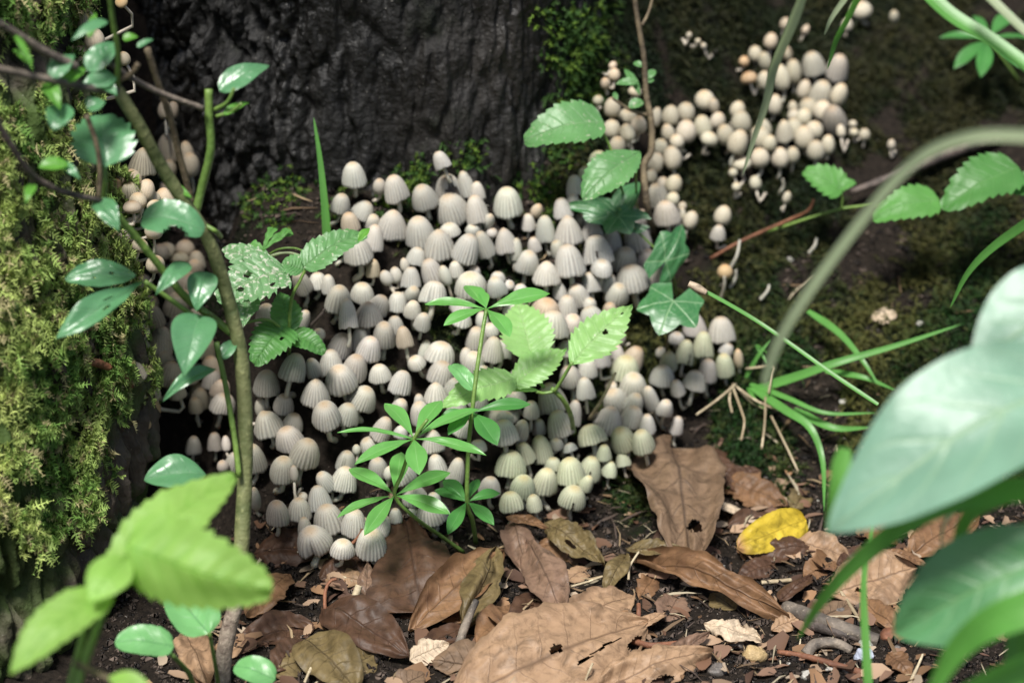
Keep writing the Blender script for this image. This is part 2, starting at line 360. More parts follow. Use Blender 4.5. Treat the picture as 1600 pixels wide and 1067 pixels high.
M['grass'] = leaf_mat('grass_blade', (.12, .34, .07), (.18, .42, .12), 1, 0, .4, .4, (.2, .55, .05), veinw=.001, bump=.2)
M['grass_dry'] = leaf_mat('pale_grass_blade', (.42, .50, .30), (.5, .56, .36), 1, 0, .5, .5, (.42, .55, .2), veinw=.001, bump=.2)
M['straw'] = twig_mat('dry_straw', (.25, .19, .11), (.52, .44, .3), 60)
M['beech'] = leaf_mat('dead_beech_leaf', (.22, .122, .062), (.09, .05, .028), 8, .5, .5, .12, (.4, .2, .07), .27, (.07, .045, .03), veinw=.045, bump=.7, dry=True, fine=1.2, dark=(.11, .058, .032))
M['beech_pale'] = leaf_mat('pale_dead_beech_leaf', (.35, .225, .135), (.10, .058, .036), 8, .5, .5, .12, (.5, .3, .15), .27, (.13, .09, .06), veinw=.03, bump=.6, dry=True, fine=.8, dark=(.24, .15, .09))
M['beech_dark'] = leaf_mat('damp_dead_leaf', (.085, .045, .027), (.04, .022, .015), 7, .5, .5, .08, (.2, .08, .03), .25, (.2, .15, .1), veinw=.04, bump=.6, dry=True, fine=1.2, dark=(.06, .034, .022))
M['beech_grey'] = leaf_mat('grey_brown_dead_leaf', (.19, .125, .078), (.035, .024, .02), 6, .7, .55, .1, (.3, .16, .08), .25, (.06, .045, .035), veinw=.06, bump=.8, dry=True, fine=1., dark=(.14, .09, .055))
M['olive'] = leaf_mat('olive_dead_leaf', (.165, .122, .055), (.06, .042, .024), 7, .5, .5, .1, (.3, .2, .06), .28, (.05, .04, .025), veinw=.06, bump=.9, dry=True, fine=1., dark=(.11, .08, .035))
M['purple'] = leaf_mat('purplish_dead_leaf', (.20, .125, .085), (.08, .05, .036), 7, .5, .5, .1, (.3, .16, .12), .27, (.3, .27, .24), veinw=.04, bump=.6, dry=True, fine=1.)
M['cream'] = leaf_mat('bleached_dead_scrap', (.58, .46, .33), (.4, .3, .2), 6, .5, .6, .15, (.6, .45, .3), .3, (.25, .2, .13), veinw=.04, bump=.8, dry=True)
M['yellow'] = leaf_mat('yellow_fallen_leaf', (.56, .41, .04), (.40, .28, .03), 7, .5, .45, .2, (.8, .6, .04), .26, (.20, .30, .05), veinw=.03, bump=.5, dry=True, patch=(.84, (.36, .2, .09)))
M['green_stem'] = twig_mat('green_stem', (.09, .17, .035), (.17, .27, .06), 60, .45)
M['shrub_stem'] = twig_mat('green_grey_shrub_bark', (.06, .085, .025), (.19, .20, .085), 90, .6)
M['shrub_foot'] = twig_mat('speckled_brown_shrub_bark', (.09, .06, .045), (.33, .27, .21), 230, .7)
M['brown_twig'] = twig_mat('brown_twig_bark', (.055, .04, .025), (.20, .155, .09), 150)
M['dark_twig'] = twig_mat('dark_twig_bark', (.03, .024, .02), (.13, .10, .085), 150)
M['wood'] = twig_mat('weathered_stick', (.05, .042, .036), (.22, .18, .14), 150)
M['russet'] = twig_mat('russet_root', (.09, .035, .018), (.22, .09, .045), 120)
M['stone'] = twig_mat('pebble_stone', (.22, .21, .19), (.5, .48, .43), 260, .6); M['stone_tan'] = twig_mat('tan_pebble_stone', (.26, .18, .08), (.5, .36, .18), 200, .6)
M['dark_flint'] = twig_mat('dark_pebble_stone', (.05, .045, .04), (.16, .14, .125), 200, .5); M['blue_stone'] = twig_mat('blue_grey_flint', (.26, .29, .38), (.52, .55, .64), 160, .4)

# ------------------------------------------------------------------ ground
def axis(fine0, fine1, st, far):
    a = list(np.arange(fine0, fine1 + 1e-6, st)); s = st; r = [a[-1]]
    while r[-1] < far: s *= 1.35; r.append(r[-1] + s)
    s = st; l = [a[0]]
    while l[-1] > -far: s *= 1.35; l.append(l[-1] - s)
    return np.array(l[:0:-1] + a + r[1:])
gx, gy = axis(-19.5, 24, .13, 1500), axis(-11, 26, .13, 1500)
X, Y = np.meshgrid(gx, gy, indexing='ij')
near = sstep(90, 45, np.hypot(X, Y))
Z = np.where(np.hypot(X, Y) < 200, H(X, Y), 0)
Z = Z * sstep(160, 60, np.hypot(X * .7, Y)) + near * (.13 * fbm(X / .8, Y / .8, 1.7, 4) + .05 * np.abs(perlin(X / .22, Y / .22, 4.4)))
mossy = sstep(-.10, .22, fbm(X / 3.0, Y / 3.0, 6.6, 3) + .16 * np.clip(X - 2.5, -3, 2) - .55 * sstep(13.5, 9.5, X + 1.1 * Y - 6) * sstep(6, 9, X) - .9 * sstep(4.5, 2.0, Y) + .45 * sstep(7.5, 9.5, Y) * sstep(3, 1, X))
o = mesh_obj('forest_floor', np.stack([X, Y, Z], -1).reshape(-1, 3), grid_faces(len(gx), len(gy)), M['soil'], col=np.repeat(mossy.reshape(-1, 1), 3, 1))
tag(o, 'dark damp soil bank rising to the foot of the trunk', None, kind='structure')
def moss_at(x, y):
    return sstep(-.10, .22, fbm(x / 3.0, y / 3.0, 6.6, 3) + .16 * np.clip(x - 2.5, -3, 2) - .55 * sstep(13.5, 9.5, x + 1.1 * y - 6) * sstep(6, 9, x) - .9 * sstep(4.5, 2.0, y) + .45 * sstep(7.5, 9.5, y) * sstep(3, 1, x))

# ------------------------------------------------------------------ trunk
ta = np.concatenate([np.linspace(-1.9, 1.7, 640), np.linspace(1.7, 2 * np.pi - 1.9, 46)[1:-1]])
tz = np.concatenate([np.arange(5, 21.5, .075), 21.5 + np.cumsum(np.linspace(.3, 6, 42))])
A, ZZ = np.meshgrid(ta, tz, indexing='ij')
R0 = trunk_r(np.where(A > np.pi, A - 2 * np.pi, A), ZZ); sx_, sy_ = np.sin(A) * 13, np.cos(A) * 13
wz = ZZ + .8 * perlin(sx_ / 2, sy_ / 2, ZZ / 2)
An0 = np.where(A > np.pi, A - 2 * np.pi, A); lft = sstep(-.12, -.36, An0)
arc = An0 * 13.5; wu = arc + .45 * perlin(arc / 1.3, ZZ / 2.2, 1.) + .16 * perlin(arc / .4, ZZ / .7, 2.); wv = ZZ + .5 * perlin(arc / 1.1, ZZ / 1.6, 5.)
f1, f2, idn = cells(wu / 1.35, wv / 5.5, 3); plate = sstep(.02, .30, f2 - f1); g1, g2, gid = cells(wu / .55 + 20, wv / 1.7, 9); lump = sstep(.0, .45, g2 - g1)
D = plate * (.20 + .26 * idn) * (.7 + .3 * lft) + lump * (.04 + .20 * lft) * (.5 + gid) + .42 * fbm(arc / 3.2, ZZ / 7., 2.5, 3) + .18 * fbm(arc / .38, ZZ / 1.6, 7., 4) * (.5 + .7 * lft) + .08 * perlin(arc / .15, ZZ / .26, 3.) * (.4 + lft) + .16 * (1 - np.abs(fbm(arc / .42 + .3 * perlin(arc / .5, ZZ / 1.2, 8.), ZZ / 3.2, 12., 3)) * 2.4) * (.6 + .5 * lft) - .25 * lft
crack = (1 - plate)
Rr = R0 + D - .35
V = np.stack([TC[0] + Rr * np.sin(A), TC[1] - Rr * np.cos(A), ZZ], -1)
tr = thing('tree_trunk', (TC[0], TC[1], 5), 'dark wet tree trunk with rugged black bark behind the mushrooms', 'tree')
ob = mesh_obj('bark', V.transpose(1, 0, 2).reshape(-1, 3), grid_faces(len(tz), len(ta), True), M['trunk'], tr)
# bark of the moss-covered stump at the left
la = np.concatenate([np.linspace(-.9, 2.5, 400), np.linspace(2.5, 2 * np.pi - .9, 30)[1:-1]]); lz = np.concatenate([np.arange(-2, 22, .13), np.linspace(22.5, 40, 16)])
A, ZZ = np.meshgrid(la, lz, indexing='ij'); An = np.where(A > np.pi, A - 2 * np.pi, A)
def log_pt(A, Zs, extra=0.):
    cx, cy = log_c(Zs); r = log_r(A, Zs) + extra
    return np.stack([cx + r * np.sin(A), cy - r * np.cos(A), Zs], -1)
s_, c_ = np.sin(A) * 11, np.cos(A) * 11
q1, q2, qi = cells(An * 11 / .75 + .5 * perlin(An * 9, ZZ / 2., 1.), (ZZ + .6 * perlin(An * 6, ZZ / 2., 4.)) / 3.2, 31)
D = .35 * (1 - np.abs(fbm(s_ / 1.2, c_ / 1.2, ZZ / 4.5, 4)) * 1.8) + (.25 + .55 * qi) * sstep(.02, .3, q2 - q1) - .2 + .2 * fbm(s_ / .4, c_ / .4, ZZ / .9, 3) + .06 * perlin(s_ / .15, c_ / .15, ZZ / .5)
V = log_pt(An, ZZ, D - .45)
st = thing('mossy_stump', (-24, .5, -2), 'rotten stump overgrown with shaggy yellow-green moss at the left edge', 'tree stump')
ob = mesh_obj('bark', V.transpose(1, 0, 2).reshape(-1, 3), grid_faces(len(lz), len(la), True), M['log'], st)

# ------------------------------------------------------------------ moss
def moss_geo(base, nor, L, tintbase, k=7, wid=.16, spread=.8, droop=.35, r=rng, curlv=1.0):
    n = len(base)
    t = r.normal(size=(n, 3)); t -= nor * (t * nor).sum(1)[:, None]; t /= np.linalg.norm(t, axis=1)[:, None] + 1e-9
    b = np.cross(nor, t); cv = r.normal(size=n) * curlv
    s = np.linspace(0, 1, k + 1)
    d = np.array([0, 0, -1.])
    C = base[:, None] + L[:, None, None] * (nor[:, None] * (s - .45 * s ** 2)[None, :, None] * (1.0) + t[:, None] * (spread * s ** 1.4)[None, :, None]
        + b[:, None] * (cv[:, None] * s[None] ** 2)[..., None] * .5 + d * (droop * s ** 2)[None, :, None])
    T = np.gradient(C, axis=1); T /= np.linalg.norm(T, axis=2)[..., None] + 1e-9
    Sd = np.cross(T, nor[:, None]); Sd /= np.linalg.norm(Sd, axis=2)[..., None] + 1e-9
    U_ = np.cross(Sd, T)
    V, F, CC = [], [], []
    lw = wid * np.interp(s, [0, .15, .6, 1], [.5, 1, .9, .35])[None, :, None]
    stw = .14 * lw
    jit = r.normal(size=(n, k + 1, 3)) * .25
    a0 = C - Sd * stw; a1 = C + Sd * stw
    tl = C + (Sd * .95 + T * .8 + U_ * .25 + jit) * lw; tr_ = C + (-Sd * .95 + T * .8 + U_ * .25 - jit) * lw
    f1 = C + T * lw * .55
    blk = np.stack([a0, a1, tl, tr_, f1], 2)                   # n,k+1,5,3
    V = blk.reshape(-1, 3); q = (np.arange(n)[:, None] * (k + 1) + np.arange(k + 1)[None]) * 5
    q0 = q.ravel()
    F = np.concatenate([np.stack([q0 + 1, q0 + 4, q0 + 2], 1), np.stack([q0 + 0, q0 + 3, q0 + 4], 1)])
    qa, qb = q[:, :-1].ravel(), q[:, 1:].ravel()
    F = np.concatenate([F, np.stack([qa, qa + 1, qb + 1], 1), np.stack([qa, qb + 1, qb], 1)])
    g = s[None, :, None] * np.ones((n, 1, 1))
    cc = tintbase[:, None] * (.55 + .75 * g)  # shoot bases darkened as painted interior shading, tips paler
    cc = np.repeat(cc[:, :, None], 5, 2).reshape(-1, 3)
    return V, F, cc
# stump moss: shaggy cushions, thin or absent near the foot
n = 52000
th = rng.uniform(-1.0, 2.3, n); zz = 2.5 + 22 * rng.random(n) ** 1.25
mk = fbm(th * 3.2, zz / 3.0, 2.2, 4)
dens = sstep(-.48, .12, mk + .35 * sstep(5.0, 8, zz) - 1.3 * sstep(6.4, 3.6, zz - 1.3 * np.sin(th * 5)) - .55 * sstep(12.5, 16.5, zz))
keep = rng.random(n) < dens; th, zz, mk = th[keep], zz[keep], mk[keep]
cush = 1.3 * np.clip(fbm(th * 9, zz / 1.3, 9.2, 3), -.5, 1)
pb = log_pt(th, zz, .0 + cush * .8); e = .05
nor = np.stack([np.sin(th), -np.cos(th), .15 + 0 * th], 1) + rng.normal(size=(len(th), 3)) * .28; nor /= np.linalg.norm(nor, axis=1)[:, None]
L = rng.uniform(.28, .66, len(th)) * (1 + .35 * cush) * (1 - .35 * sstep(.5, 1.3, th))
hue = np.clip(fbm(th * 5, zz / 2.4, 5.5, 3) * 1.2 + .58 + rng.normal(size=len(th)) * .22, 0, 1)[:, None]
right = sstep(.35, 1.0, th)[:, None]
yel, grn, brn = np.array([.86, .88, .30]), np.array([.14, .27, .055]), np.array([.40, .36, .18])
tb = yel * hue + grn * (1 - hue); tb = tb * (1 - right * .7) + grn * right * .7  # right flank pulled to darker green, side shade put into the tint
bm = (rng.random(len(th)) < .16)[:, None]; tb = np.where(bm, brn, tb) * rng.uniform(.85, 1.45, (len(th), 1)); tb = np.minimum(tb, .92)
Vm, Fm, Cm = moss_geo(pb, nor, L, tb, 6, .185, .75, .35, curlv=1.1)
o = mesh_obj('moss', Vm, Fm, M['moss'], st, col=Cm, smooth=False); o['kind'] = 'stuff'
print('stump moss', len(th), len(Fm))
# bank moss: short dark shoots between and right of the mushrooms
n = 46000
x = rng.uniform(-10, 24, n); y = rng.uniform(0, 24, n); fr_ = rng.random(n) < .22; x = np.where(fr_, rng.uniform(6, 26, n), x); y = np.where(fr_, rng.uniform(22, 42, n), y)
px_, py_ = project(np.zeros(3))
dens = moss_at(x, y) * sstep(2.0, 4.5, y) * (.35 + .65 * sstep(0, 4, x))
keep = rng.random(n) < dens; x, y = x[keep], y[keep]
z = H(x, y); gx_ = (H(x + .1, y) - z) / .1; gy_ = (H(x, y + .1) - z) / .1
nor = np.stack([-gx_, -gy_, np.ones_like(x)], 1); nor /= np.linalg.norm(nor, axis=1)[:, None]
nor = nor + rng.normal(size=nor.shape) * .3; nor /= np.linalg.norm(nor, axis=1)[:, None]
cu = fbm(x / 1.1, y / 1.1, 3.3, 3); L = rng.uniform(.28, .62, len(x)) * (1 + .5 * cu) * np.where(y > 23, 1.7, 1)
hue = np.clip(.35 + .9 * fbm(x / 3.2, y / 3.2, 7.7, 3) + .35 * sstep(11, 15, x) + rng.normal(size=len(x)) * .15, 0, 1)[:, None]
tb = np.array([.12, .118, .032]) * hue + np.array([.014, .050, .008]) * (1 - hue); tb *= rng.uniform(.5, 1.3, (len(x), 1)) * (1 - .68 * sstep(9.5, 18, y - .25 * np.clip(x - 12, 0, 9)))[:, None]  # tint darkens towards the back: upper-right shade put into the moss colour
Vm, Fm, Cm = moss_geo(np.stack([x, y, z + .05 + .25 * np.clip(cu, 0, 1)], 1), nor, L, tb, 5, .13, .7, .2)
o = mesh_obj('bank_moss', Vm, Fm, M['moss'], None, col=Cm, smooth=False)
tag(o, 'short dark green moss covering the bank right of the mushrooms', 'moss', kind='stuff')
print('bank moss', len(x), len(Fm))
# small moss cushions at the foot of the trunk
tf = []
for (px, py, k) in [(735, 250, 60), (715, 232, 40), (640, 290, 60), (600, 330, 40), (850, 300, 90), (865, 335, 70), (840, 280, 50), (455, 300, 50), (430, 345, 60), (520, 330, 40), (790, 330, 60), (690, 380, 40), (660, 275, 40), (900, 120, 110), (930, 60, 110), (880, 160, 90), (890, 40, 90), (915, 90, 90), (945, 20, 90), (925, 150, 90), (900, 200, 80), (870, 90, 60), (860, 20, 40), (955, 100, 80), (875, 230, 60), (395, 320, 40), (420, 300, 30)]:
    for i in range(k):
        p = gnd(px + rng.normal() * 13, py + rng.normal() * 13, -.02); tf.append(p)
tf = np.array(tf); nor = np.tile(nrm([0, -.75, .65]), (len(tf), 1)) + rng.normal(size=(len(tf), 3)) * .35; nor /= np.linalg.norm(nor, axis=1)[:, None]
tb = np.where(rng.random((len(tf), 1)) < .3, np.array([.14, .24, .03]), np.array([.045, .11, .02])) * rng.uniform(.6, 1.2, (len(tf), 1))
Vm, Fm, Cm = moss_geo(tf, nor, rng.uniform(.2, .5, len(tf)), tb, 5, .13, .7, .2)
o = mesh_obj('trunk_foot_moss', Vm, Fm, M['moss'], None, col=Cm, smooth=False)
tag(o, 'small bright green moss tufts clinging to the foot of the trunk', 'moss', kind='stuff')

# ------------------------------------------------------------------ mushrooms
CAPS = """552,254,37,37 533,301,27,32 593,278,19,26 617,274,35,41 569,312,35,33,r 546,331,28,31,t 582,334,25,24 661,287,36,39 700,271,41,47,h 688,235,26,30,l 728,269,24,39 746,284,21,29 793,293,41,45 613,326,43,46 655,337,42,49 705,301,46,49 744,305,34,45 764,331,16,28 584,351,33,41 558,369,45,43 543,364,29,32 651,386,28,30 686,356,45,47 730,363,41,49 702,348,29,21 756,362,26,41 789,353,35,43 806,374,17,34 583,404,22,29,t 618,417,18,25 603,422,18,24 632,403,13,21 642,417,28,34 645,445,24,26 674,405,33,42 695,414,17,32 712,407,22,26 741,414,21,24 735,423,45,39 775,431,29,32 769,356,16,16 778,424,21,16 796,439,16,13 813,443,21,18 739,351,21,13 470,423,30,37 496,424,29,29 513,427,21,32 529,445,35,42 566,440,34,33 593,459,29,34 543,469,29,45 575,470,41,39 621,456,28,32 645,468,24,29 661,488,24,28 678,439,42,39,f 600,501,34,42 617,492,25,32 631,511,26,33,t 577,524,34,38 533,521,34,39 563,511,28,39 555,553,37,41 517,546,33,42 531,569,44,44 593,569,31,29 665,531,22,33 689,532,41,35 690,563,42,38 649,556,29,21 627,577,35,41 681,597,35,33 655,614,20,29 626,621,24,26 493,589,43,45 459,553,37,43 488,558,24,32 416,575,37,43 569,601,38,39 508,624,43,43 543,629,32,35 443,614,32,32 407,620,17,32 418,640,39,43 458,644,32,30 450,665,42,39,l 598,651,30,39 627,664,21,21 576,683,29,26 656,625,32,37 676,667,34,39 416,473,34,39 475,483,21,29 498,513,18,18 723,462,34,32 722,486,34,21 753,486,18,29 744,508,32,37 766,504,24,21 729,541,18,32 740,546,32,37 770,525,33,42 756,571,21,18 799,471,26,21 777,638,39,21 787,654,37,41 724,654,26,29 815,652,24,37 747,690,26,13 808,578,18,13 710,588,29,34 749,604,32,34 715,620,29,32 956,186,24,29 980,192,21,29 998,180,22,28 965,213,25,29 936,234,30,34,g 914,260,21,22,g 898,272,26,34 895,303,21,18 878,308,28,34 825,333,22,28 852,338,30,41 839,317,16,24,t 834,370,20,24 825,391,34,35 888,335,43,47 905,334,18,21 871,373,25,29 924,339,30,39 888,380,46,54 933,369,43,47 956,359,30,37 995,348,41,45 1002,327,30,39 977,383,37,41 1011,387,28,32 941,406,34,21 854,408,38,37,c 1043,193,21,28 1072,189,29,33 1098,181,24,34 1057,210,20,22 1032,216,24,29 1050,229,29,35 1133,192,25,34 1109,206,24,22 1154,204,28,37 1024,239,24,29 1018,264,16,21 1054,272,22,29 1035,276,17,21 1027,284,33,39,b 1052,300,18,20 1041,313,37,39,b 1063,324,16,20 1066,315,13,13 1080,329,21,28 1059,348,16,13 1130,322,24,29 1123,351,22,25 1133,413,21,22,n 1180,275,17,21 987,296,16,24 1159,246,26,18 987,412,50,46 1024,405,37,43 922,425,32,34 951,428,24,29 1151,285,13,13 957,152,23,30 935,149,15,15 981,169,24,24 1025,168,16,29 1048,165,23,30 1072,161,26,28 1101,140,28,31 1115,153,15,23 1122,175,21,26 1153,158,21,26 1158,172,26,34 946,121,14,18,t 960,107,16,19,t 958,96,11,13,t 993,135,19,16,t 1163,88,14,15,n 1180,72,20,24 1170,112,23,19,n 1195,81,18,28 1194,111,19,29 1205,52,19,24,t 1227,28,14,18,t 1259,39,10,16,t 1228,70,18,26 1220,101,24,39 1240,94,23,34 1257,125,19,29 1270,78,32,39,b 1310,83,29,42,b 1312,130,23,34 1285,123,34,39,b 1263,153,26,29 1286,156,26,32 1211,146,21,32 1239,158,13,19 1241,171,19,19 1303,163,35,41,b 1314,195,13,19 1257,169,23,26 1194,185,19,29 1187,198,29,34 1226,184,31,36 1241,185,23,32 1257,198,26,34 1273,188,23,29 1219,229,24,32 1239,229,19,26 1275,218,24,32 1294,211,19,29 1187,230,28,31 1203,211,19,24 1351,201,16,18 1333,188,11,11 1335,201,11,11 1393,218,11,15 1230,299,12,18 1345,3,29,26 1324,29,15,19 1077,50,8,10 1091,60,8,9 1099,67,8,9 1397,16,13,19 1145,263,13,13 874,439,22,29 902,441,32,39,l 886,459,33,37 922,465,21,18 966,440,32,35 953,472,22,21,t 923,477,34,33 854,467,39,32,t 864,484,43,46 895,490,30,29 856,534,25,18 834,555,30,26 969,515,16,24 1079,469,18,24 1086,487,34,37 1127,494,38,43 1058,520,24,16 1099,517,30,42,g 1071,532,28,38,g 1045,549,25,29,g 1033,542,16,18 1132,551,30,37,g 1106,560,29,38 1086,577,35,35 1035,570,34,32 1058,593,22,26 1040,622,24,28 1058,650,20,29 1137,536,21,21 1154,543,13,34,t 991,540,34,39,t 978,555,41,39,g 964,538,24,32 940,533,29,41,c 918,558,30,32 890,567,34,37 914,590,26,34 990,581,36,35 961,606,36,38 992,613,29,32 1016,600,24,42,l 952,636,37,42 989,632,35,37 1012,646,21,32 923,660,45,39,g 972,665,37,39,g 1004,671,32,37,g 874,641,42,43 897,627,24,37 861,599,42,46 842,654,21,26 830,625,24,29 791,643,26,18 955,595,18,16 930,643,16,16 869,683,21,18 806,583,16,11 801,638,24,18 890,693,21,13 927,517,32,32 885,530,29,29 814,507,29,32 785,530,29,32 804,604,29,32 478,681,43,49 396,691,32,47 442,711,39,42 459,727,13,24 541,702,28,34,f 538,729,35,39 506,734,28,34 498,760,36,41 471,769,17,16 467,776,33,37 433,779,35,41 476,808,24,34 488,821,49,45,f 512,788,45,45 553,795,37,43 580,824,49,46 599,805,26,34 618,793,20,24 535,842,35,29 645,792,16,16 674,782,47,35 557,694,12,16 590,714,29,32 629,727,34,29 608,727,16,24 682,710,30,34 713,716,29,42 766,745,32,29 645,756,37,32 677,769,21,16 398,756,16,45 798,702,43,43,g 845,677,35,45,g 819,691,26,34,g 818,739,37,39,g 798,766,35,34,g 834,771,25,29,g 853,729,36,43,g 864,714,26,21,g 891,714,43,43,g 923,710,34,41,g 918,740,22,28,g 896,756,37,38,g 953,720,25,26,g 973,706,22,24,g 944,694,21,26,g 189,263,29,24,t 180,279,20,20,n 203,283,29,28,t 228,279,26,34 238,299,22,21 206,313,26,21,t 242,312,22,20 259,287,21,29 186,355,29,21 219,373,24,21 259,379,24,24 289,375,25,25 282,394,25,21 307,392,25,29 289,423,42,32 263,431,32,29 276,456,37,39 218,444,24,29 198,463,26,21 217,473,21,18 239,477,29,34 211,484,33,46 277,492,26,24 264,250,21,26 257,158,21,28 270,158,16,26 263,210,34,42 291,223,21,37 297,236,24,39 135,12,32,37,t 147,43,28,34,t 123,71,24,21,n 129,87,16,13,n 193,81,18,21,t 189,-3,18,13,n 222,231,37,42 251,511,34,45 231,543,29,43 211,564,29,32 266,566,37,41 228,589,25,26,n 231,602,21,21,n 234,621,29,34,n 235,668,26,29,n 227,655,16,16,n 217,601,12,21,n 302,680,22,29 335,675,22,29 353,681,13,24 348,718,17,21 365,705,24,32 412,639,26,43 349,613,39,33 331,576,29,32 305,621,24,24 244,605,13,21 221,529,24,21 307,600,26,16 218,548,30,34,t 236,462,26,30,t 262,425,28,30,t 287,452,30,34,t 304,404,26,30,t 243,398,26,28,t 226,430,24,28,t 276,500,30,36,t 255,545,30,36,t 292,566,30,34,t 330,556,30,36,t 312,606,28,32,t 346,590,28,32,t 322,526,28,34,t 250,380,24,26,t 232,585,26,30,t 274,592,28,32,t 308,480,28,32,t 258,295,28,32,t 240,345,26,28,t 215,300,24,26,t 205,265,26,30,t"""
def cap_mesh(kind, seed):
    r = np.random.default_rng(seed); k = int(r.integers(21, 27)); na = k * 4; a = np.linspace(0, 2 * np.pi, na, endpoint=False)
    nt_ = 15; f = np.linspace(.02, 1, nt_)
    ph = f * np.pi / 2
    if kind == 'egg':
        end = .78 * np.pi; ph = f * end; rr = np.sin(ph) * (1 - .10 * np.cos(ph)); zz = np.cos(ph)
        zz = (zz - np.cos(end)) / (1 - np.cos(end))
    elif kind == 'cone': rr = np.sin(ph) ** 1.05 * (.86 + .14 * f ** 3); zz = 1 - (f ** 1.45 * .55 + (1 - np.cos(ph)) * .45)
    else:
        n1, n2 = r.uniform(.74, .9), r.uniform(.95, 1.2)
        rr = np.sin(ph) ** n1; zz = np.cos(ph) ** n2; rr = rr * (1 + r.uniform(-.04, .05) * f ** 5)
    g = np.abs(np.sin(k * a / 2 + .8 * np.sin(a * 2 + seed) + .4 * np.sin(a * 5)))                # ridges 1, grooves 0
    g = g ** .6
    per = 1 + .05 * np.sin(a * 2 + seed) + .035 * np.sin(a * 3 + 2 * seed)
    dep = np.interp(f, [0, .28, .55, 1], [0, .0, .045, .085]) * (.25 if kind == 'egg' else 1)
    if kind == 'egg': dep *= np.interp(f, [0, .75, 1], [1, 1, .2])
    R = rr[:, None] * (1 + (per - 1)[None] * f[:, None] ** 2) * (1 - dep[:, None] * (1 - g)[None] * 1.3)
    if kind == 'fold':
        R = R * (1 - .34 * np.exp(-((a - 4.6) / .28) ** 2)[None] * f[:, None] ** 1.2)
    Zc = zz[:, None] + (0 if kind == 'egg' else 1) * (.025 * np.sin(a * 3 + seed) + .02 * np.sin(a * 7 + 3 * seed) + .03 * (g - .5))[None] * f[:, None] ** 6
    o_ = np.stack([R * np.cos(a)[None], R * np.sin(a)[None], Zc], -1)
    inn = []
    for t in (.97, .86, .6, .25):
        j = np.interp(t, f, np.arange(nt_)); j = int(j)
        q = o_[j].copy(); q[:, :2] *= .93; q[:, 2] = q[:, 2] * .92 + .01
        if kind == 'egg': q = o_[-1].copy(); q[:, :2] *= t; q[:, 2] += .03 + .3 * (1 - t)
        gi = (.86 + .14 * (np.arange(na) % 2)); q[:, :2] *= gi[:, None]
        inn.append(q)
    V = np.concatenate([o_, np.stack(inn)], 0); nr = len(V)
    F = grid_faces(nr, na, True).tolist()
    V = V.reshape(-1, 3); V = np.vstack([V, [0, 0, zz[0] + .004], [0, 0, inn[-1][:, 2].mean()]])
    F += [[(j + 1) % na, j, len(V) - 2] for j in range(na)] + [[(nr - 1) * na + j, (nr - 1) * na + (j + 1) % na, len(V) - 1] for j in range(na)]
    if kind == 'split':
        Va = np.array(V); keep = []; c0 = 4.2 + .5 * math.sin(seed)
        for fc in F:
            c = Va[fc].mean(0); th_ = (math.atan2(c[1], c[0]) - c0 + math.pi) % (2 * math.pi) - math.pi; wid = .02 + .26 * max(0, .55 - c[2]) + .05 * math.sin(c[2] * 40 + seed)
            if abs(th_) > wid or c[2] > .6: keep.append(fc)
        F = keep
    if kind == 'hole':
        Va = np.array(V); keep = []
        for fc in F:
            c = Va[fc].mean(0); th_ = math.atan2(c[1], c[0]); dz = c[2] - .52
            rag = 1 + .3 * math.sin(th_ * 17) + .2 * math.sin(c[2] * 31)
            if (((th_ + 1.15) / .55) ** 2 + (dz / .34) ** 2 > rag) or max(fc) >= 15 * na: keep.append(fc)
        F = keep
    # pigment: ochre apex, cream shoulder, grey in the grooves towards the rim
    och, cre, gry, gil = np.array([.57, .43, .28]), np.array([.63, .61, .535]), np.array([.20, .195, .185]), np.array([.13, .11, .10])
    ta_ = np.interp(f, [0, .12, .33, 1], [1, .75, .08, 0]); tg = np.interp(f, [0, .22, .5, 1], [0, .10, .6, .85])
    c = cre[None] * (1 - ta_[:, None]) + och[None] * ta_[:, None]; c = np.repeat(c[:, None], na, 1)
    gg = tg[:, None] * np.clip((1 - g[None]) * 1.5, 0, 1) ** .75 * (.28 if kind == 'egg' else 1.0)
    c = c * (1 - gg[..., None]) + gry * gg[..., None]
    low = (sstep(.5, 1, f) * (.22 if kind != 'egg' else .0))[:, None, None]; c = c * (1 - low) + np.array([.54, .53, .50]) * low
    c = np.concatenate([c, np.tile(gil, (4, na, 1))], 0).reshape(-1, 3); c = np.vstack([c, och[None], gil[None]])
    return make_mesh('cap_' + kind, V / CM, F, M['cap'], col=c)
CAPM = {'bell': [cap_mesh('bell', s) for s in range(1, 13)], 'egg': [cap_mesh('egg', s) for s in range(11, 15)], 'cone': [cap_mesh('cone', s) for s in (21, 22)],
        'fold': [cap_mesh('fold', s) for s in (31, 32)], 'hole': [cap_mesh('hole', 41)], 'split': [cap_mesh('split', s) for s in (51, 52)]}
caps = []
for tk in CAPS.split():
    q = tk.split(','); x, y, w_, h_ = map(int, q[:4]); fl = q[4] if len(q) > 4 else ''
    caps.append(dict(x=x, y=y + h_ / 2, w=w_ * 1.13, h=h_ * 1.06, f=fl))
